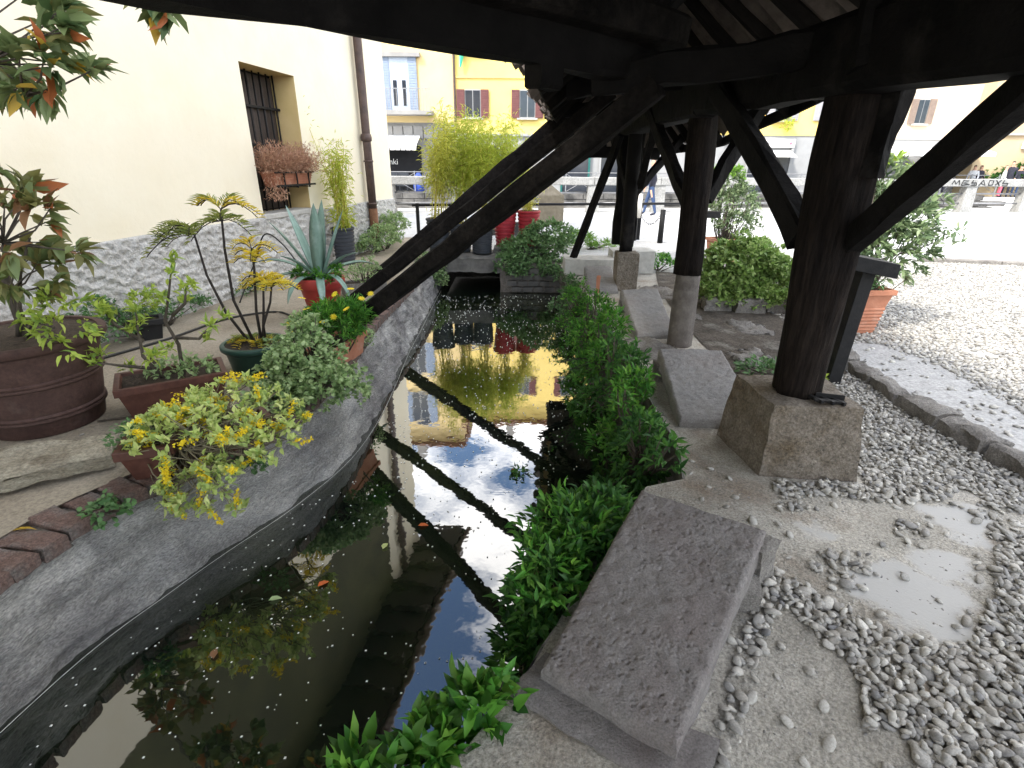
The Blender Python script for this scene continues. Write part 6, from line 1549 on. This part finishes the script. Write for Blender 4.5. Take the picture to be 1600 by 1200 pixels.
for x, z in ((14.75, 3.75), (12.0, 3.7), (11.3, 3.8)):
    tp, ax = ellipsoid_tips((x, FY-.05, z), (.4, .25, .42), 60); p, d = clump_leaves(tp, ax, 6, .9); link('window_plant', leaves_mesh('window_plant', p, d, .14, .05, M['lf_bamboogreen'], lite=True), t, stuff=True)
# 4: cream house
t = facade('apartment_house', 'cream house with taupe shutters beside the nearest post', 18.2, 26.0, FY+1.5, 12.0, 'creamfacade', basez=3.0, basem='whitefacade')
for x, z in ((19.6, 3.9), (22.9, 3.8), (19.6, 7.4), (22.9, 7.4), (25.2, 7.4)): fwin(t, x, z, .62, 1.25, FY+1.5, 'brownshutter', sw=.36)
MB().box((20.9, FY+1.4, 2.45), (1.0, .1, .5)).build('fanlight', M['glass'], t)
tp, ax = ellipsoid_tips((20.6, FY+1.2, 5.7), (.5, .3, .6), 70); p, d = clump_leaves(tp, ax, 6, .9); link('hanging_plant', leaves_mesh('hanging_plant', p, d, .16, .06, M['lf_bright'], lite=True), t, stuff=True)
# 5: peach house at the right edge
t = facade('apartment_house', 'peach coloured house at the right edge behind the slanting brace', 26.0, 42.0, FY+.6, 13.0, 'peach', basez=3.2, basem='peach')
for x in (27.2, 30.5, 34):
    for z in (5.1, 8.8): fwin(t, x, z, .75, 1.5, FY+.6, 'greyshutter', sw=.1)
MB().box((34, FY+.55, 3.25), (15.8, .1, .08)).build('string_course', M['sill'], t)
for x in (28.8, 31.2): MB().box((x, FY+.55, 2.7), (.8, .08, .35)).build('shop_sign', M['white'], t)
# parasols on the quay
def parasol(x, y, r_, lab, h=2.55):
    t = thing('parasol', lab, 'parasol', (x, y, 0), 0, 'white cafe parasols on the far quay')
    V = [(0, 0, h+.55)]+[(r_*math.cos(a), r_*math.sin(a), h) for a in np.arange(8)*math.pi/4+.39]+[(r_*math.cos(a), r_*math.sin(a), h-.22) for a in np.arange(8)*math.pi/4+.39]
    MB().add(V, [(0, i+1, (i+1) % 8+1) for i in range(8)]+[(i+1, i+9, (i+1) % 8+9, (i+1) % 8+1) for i in range(8)]).build('canopy', M['white'], t)
    MB().tube([(0, 0, 0), (0, 0, h+.5)], .035, 8).build('pole', M['steel'], t); MB().lathe([(.3, 0), (.3, .06), (.05, .1)], (0, 0, 0), 12).build('base', M['iron'], t)
    for a in np.arange(8)*math.pi/4+.39: MB().tube([(0, 0, h+.5), (r_*.97*math.cos(a), r_*.97*math.sin(a), h-.01)], .012, 4).build('rib', M['steel'], t)
parasol(21.6, 32.0, 1.9, 'large white parasol above the laurel shrub', 2.3); parasol(19.0, 31.8, 1.5, 'white parasol showing left behind the nearest post', 2.3); parasol(24.4, 32.0, 1.8, 'white parasol hidden partly by the slanting brace', 2.3)
# dark hedge and red awning at the right edge
shrub('hedge', 'dark clipped hedge on the far quay at the right edge', 'hedge', (29.2, 32.4, 0), [((0, 0, 1.0), (2.4, .5, .9), 420)], M['lf_bankdark'], L=.2, Wd=.1, nl=6, lite=True)
b = MB(); b.hexa([(28.9, 31.0, 2.35), (31.5, 31.0, 2.35), (31.5, 32.4, 2.8), (28.9, 32.4, 2.8), (28.9, 31.0, 2.6), (31.5, 31.0, 2.6), (31.5, 32.4, 3.0), (28.9, 32.4, 3.0)]); tag(b.build('awning', mat('red_canvas', (.5, .05, .03), (.55, .08, .05), 5, .8)), 'red awning at the right edge above the hedge', 'awning')

# ================================================================== PEOPLE
rng = np.random.default_rng(106)
def person_mesh(pose):
    J, E, Rr = [], [], []
    def j(p, r_): J.append(p); Rr.append(r_); return len(J)-1
    pel = j((0, 0, .95), .14)
    sp1 = j((0, 0, 1.15), .13); E.append((pel, sp1)); sp2 = j((0, 0, 1.38), .145); E.append((sp1, sp2)); nk = j((0, 0, 1.5), .055); E.append((sp2, nk))
    hd = j((0, .01, 1.58), .085); E.append((nk, hd)); h2 = j((0, .015, 1.68), .095); E.append((hd, h2)); h3 = j((0, .0, 1.76), .06); E.append((h2, h3)); ns = j((0, .1, 1.62), .02); E.append((hd, ns))
    for s_ in (-1, 1):
        st_ = pose.get('stride', .12)*s_
        hp = j((.1*s_, 0, .88), .1); E.append((pel, hp)); kn = j((.11*s_, st_*.6+.02, .48), .065); E.append((hp, kn)); an = j((.11*s_, st_, .09), .045); E.append((kn, an)); to_ = j((.12*s_, st_+.17, .04), .035); E.append((an, to_))
        sh_ = j((.19*s_, 0, 1.4), .065); E.append((sp2, sh_)); el = j((.25*s_, -.03-st_*.3, 1.12), .045); E.append((sh_, el)); wr = j((.24*s_, .08-st_*.5+pose.get('reach', 0), .9+pose.get('reach', 0)*.5), .032); E.append((el, wr))
        pm_ = j((.24*s_, .1-st_*.5+pose.get('reach', 0)*1.15, .83+pose.get('reach', 0)*.5), .032); E.append((wr, pm_))
        for q in range(4):
            f1 = j((.24*s_+(q-1.5)*.018, .11-st_*.5+pose.get('reach', 0)*1.15, .76-.008*abs(q-1.5)+pose.get('reach', 0)*.5), .009); E.append((pm_, f1))
        th = j((.21*s_, .13-st_*.5+pose.get('reach', 0)*1.15, .82+pose.get('reach', 0)*.5), .01); E.append((pm_, th))
    me = bpy.data.meshes.new('person_skin'); me.from_pydata(J, E, []); o = bpy.data.objects.new('tmp', me); COL.objects.link(o)
    md = o.modifiers.new('skin', 'SKIN'); sv = me.skin_vertices[0].data
    for i, r_ in enumerate(Rr): sv[i].radius = (r_, r_)
    sv[0].use_root = True
    ss = o.modifiers.new('sub', 'SUBSURF'); ss.levels = 1; ss.render_levels = 1
    dg = bpy.context.evaluated_depsgraph_get(); ev = bpy.data.meshes.new_from_object(o.evaluated_get(dg)); bpy.data.objects.remove(o)
    return ev
def person(pm_, label, loc, rz, legs, top, group=None, sc=1.0):
    me = pm_.copy(); me.materials.clear()
    for q in (M['skin'], M[legs], M[top], M['hair'], M['darkcloth']): me.materials.append(q)
    for p in me.polygons:
        c = p.center
        p.material_index = 3 if (c.z > 1.7 or (c.z > 1.58 and c.y < -.02)) else 0 if c.z > 1.47 else 0 if (abs(c.x) > .17 and c.z < .93) else 4 if c.z < .1 else 1 if c.z < .95 else 2
        p.use_smooth = True
    o = link('person', me); o.location = loc; o.rotation_euler = (0, 0, rz); o.scale = (sc, sc, sc); return tag(o, label, 'person', group)
pw = person_mesh({'stride': .2}); pst = person_mesh({'stride': .03, 'reach': .12})
person(pw, 'person in blue jeans walking along the road behind the third post', (4.55, 18.6, .004), R(70), 'jeans', 'darkcloth')
for i, (x, y, lg, tp_, lab) in enumerate([(23.2, 31.5, 'jeans', 'lightcloth', 'person in a light shirt at the railing right of the laurel'), (23.9, 31.7, 'darkcloth', 'darkcloth', 'person in dark clothes next to the light shirted one'), (25.4, 31.6, 'darkcloth', 'lightcloth', 'person in pale top near the middle of the quay group'), (25.9, 31.8, 'darkcloth', 'darkcloth', 'dark dressed person behind the pale one on the quay'), (27.2, 31.7, 'pinkcloth', 'lightcloth', 'person with pink trousers at the quay railing'), (27.7, 31.9, 'darkcloth', 'darkcloth', 'tall dark dressed person standing by the hedge'), (28.3, 32.0, 'jeans', 'darkcloth', 'dark dressed person with jeans in front of the hedge'), (29.5, 31.6, 'darkcloth', 'lightcloth', 'pale topped person at the far right edge')]):
    person(pst, lab, (x, y, 0), R(180+rng.uniform(-60, 60)), lg, tp_, 'people on the far quay', .95 if i != 5 else 1.08)
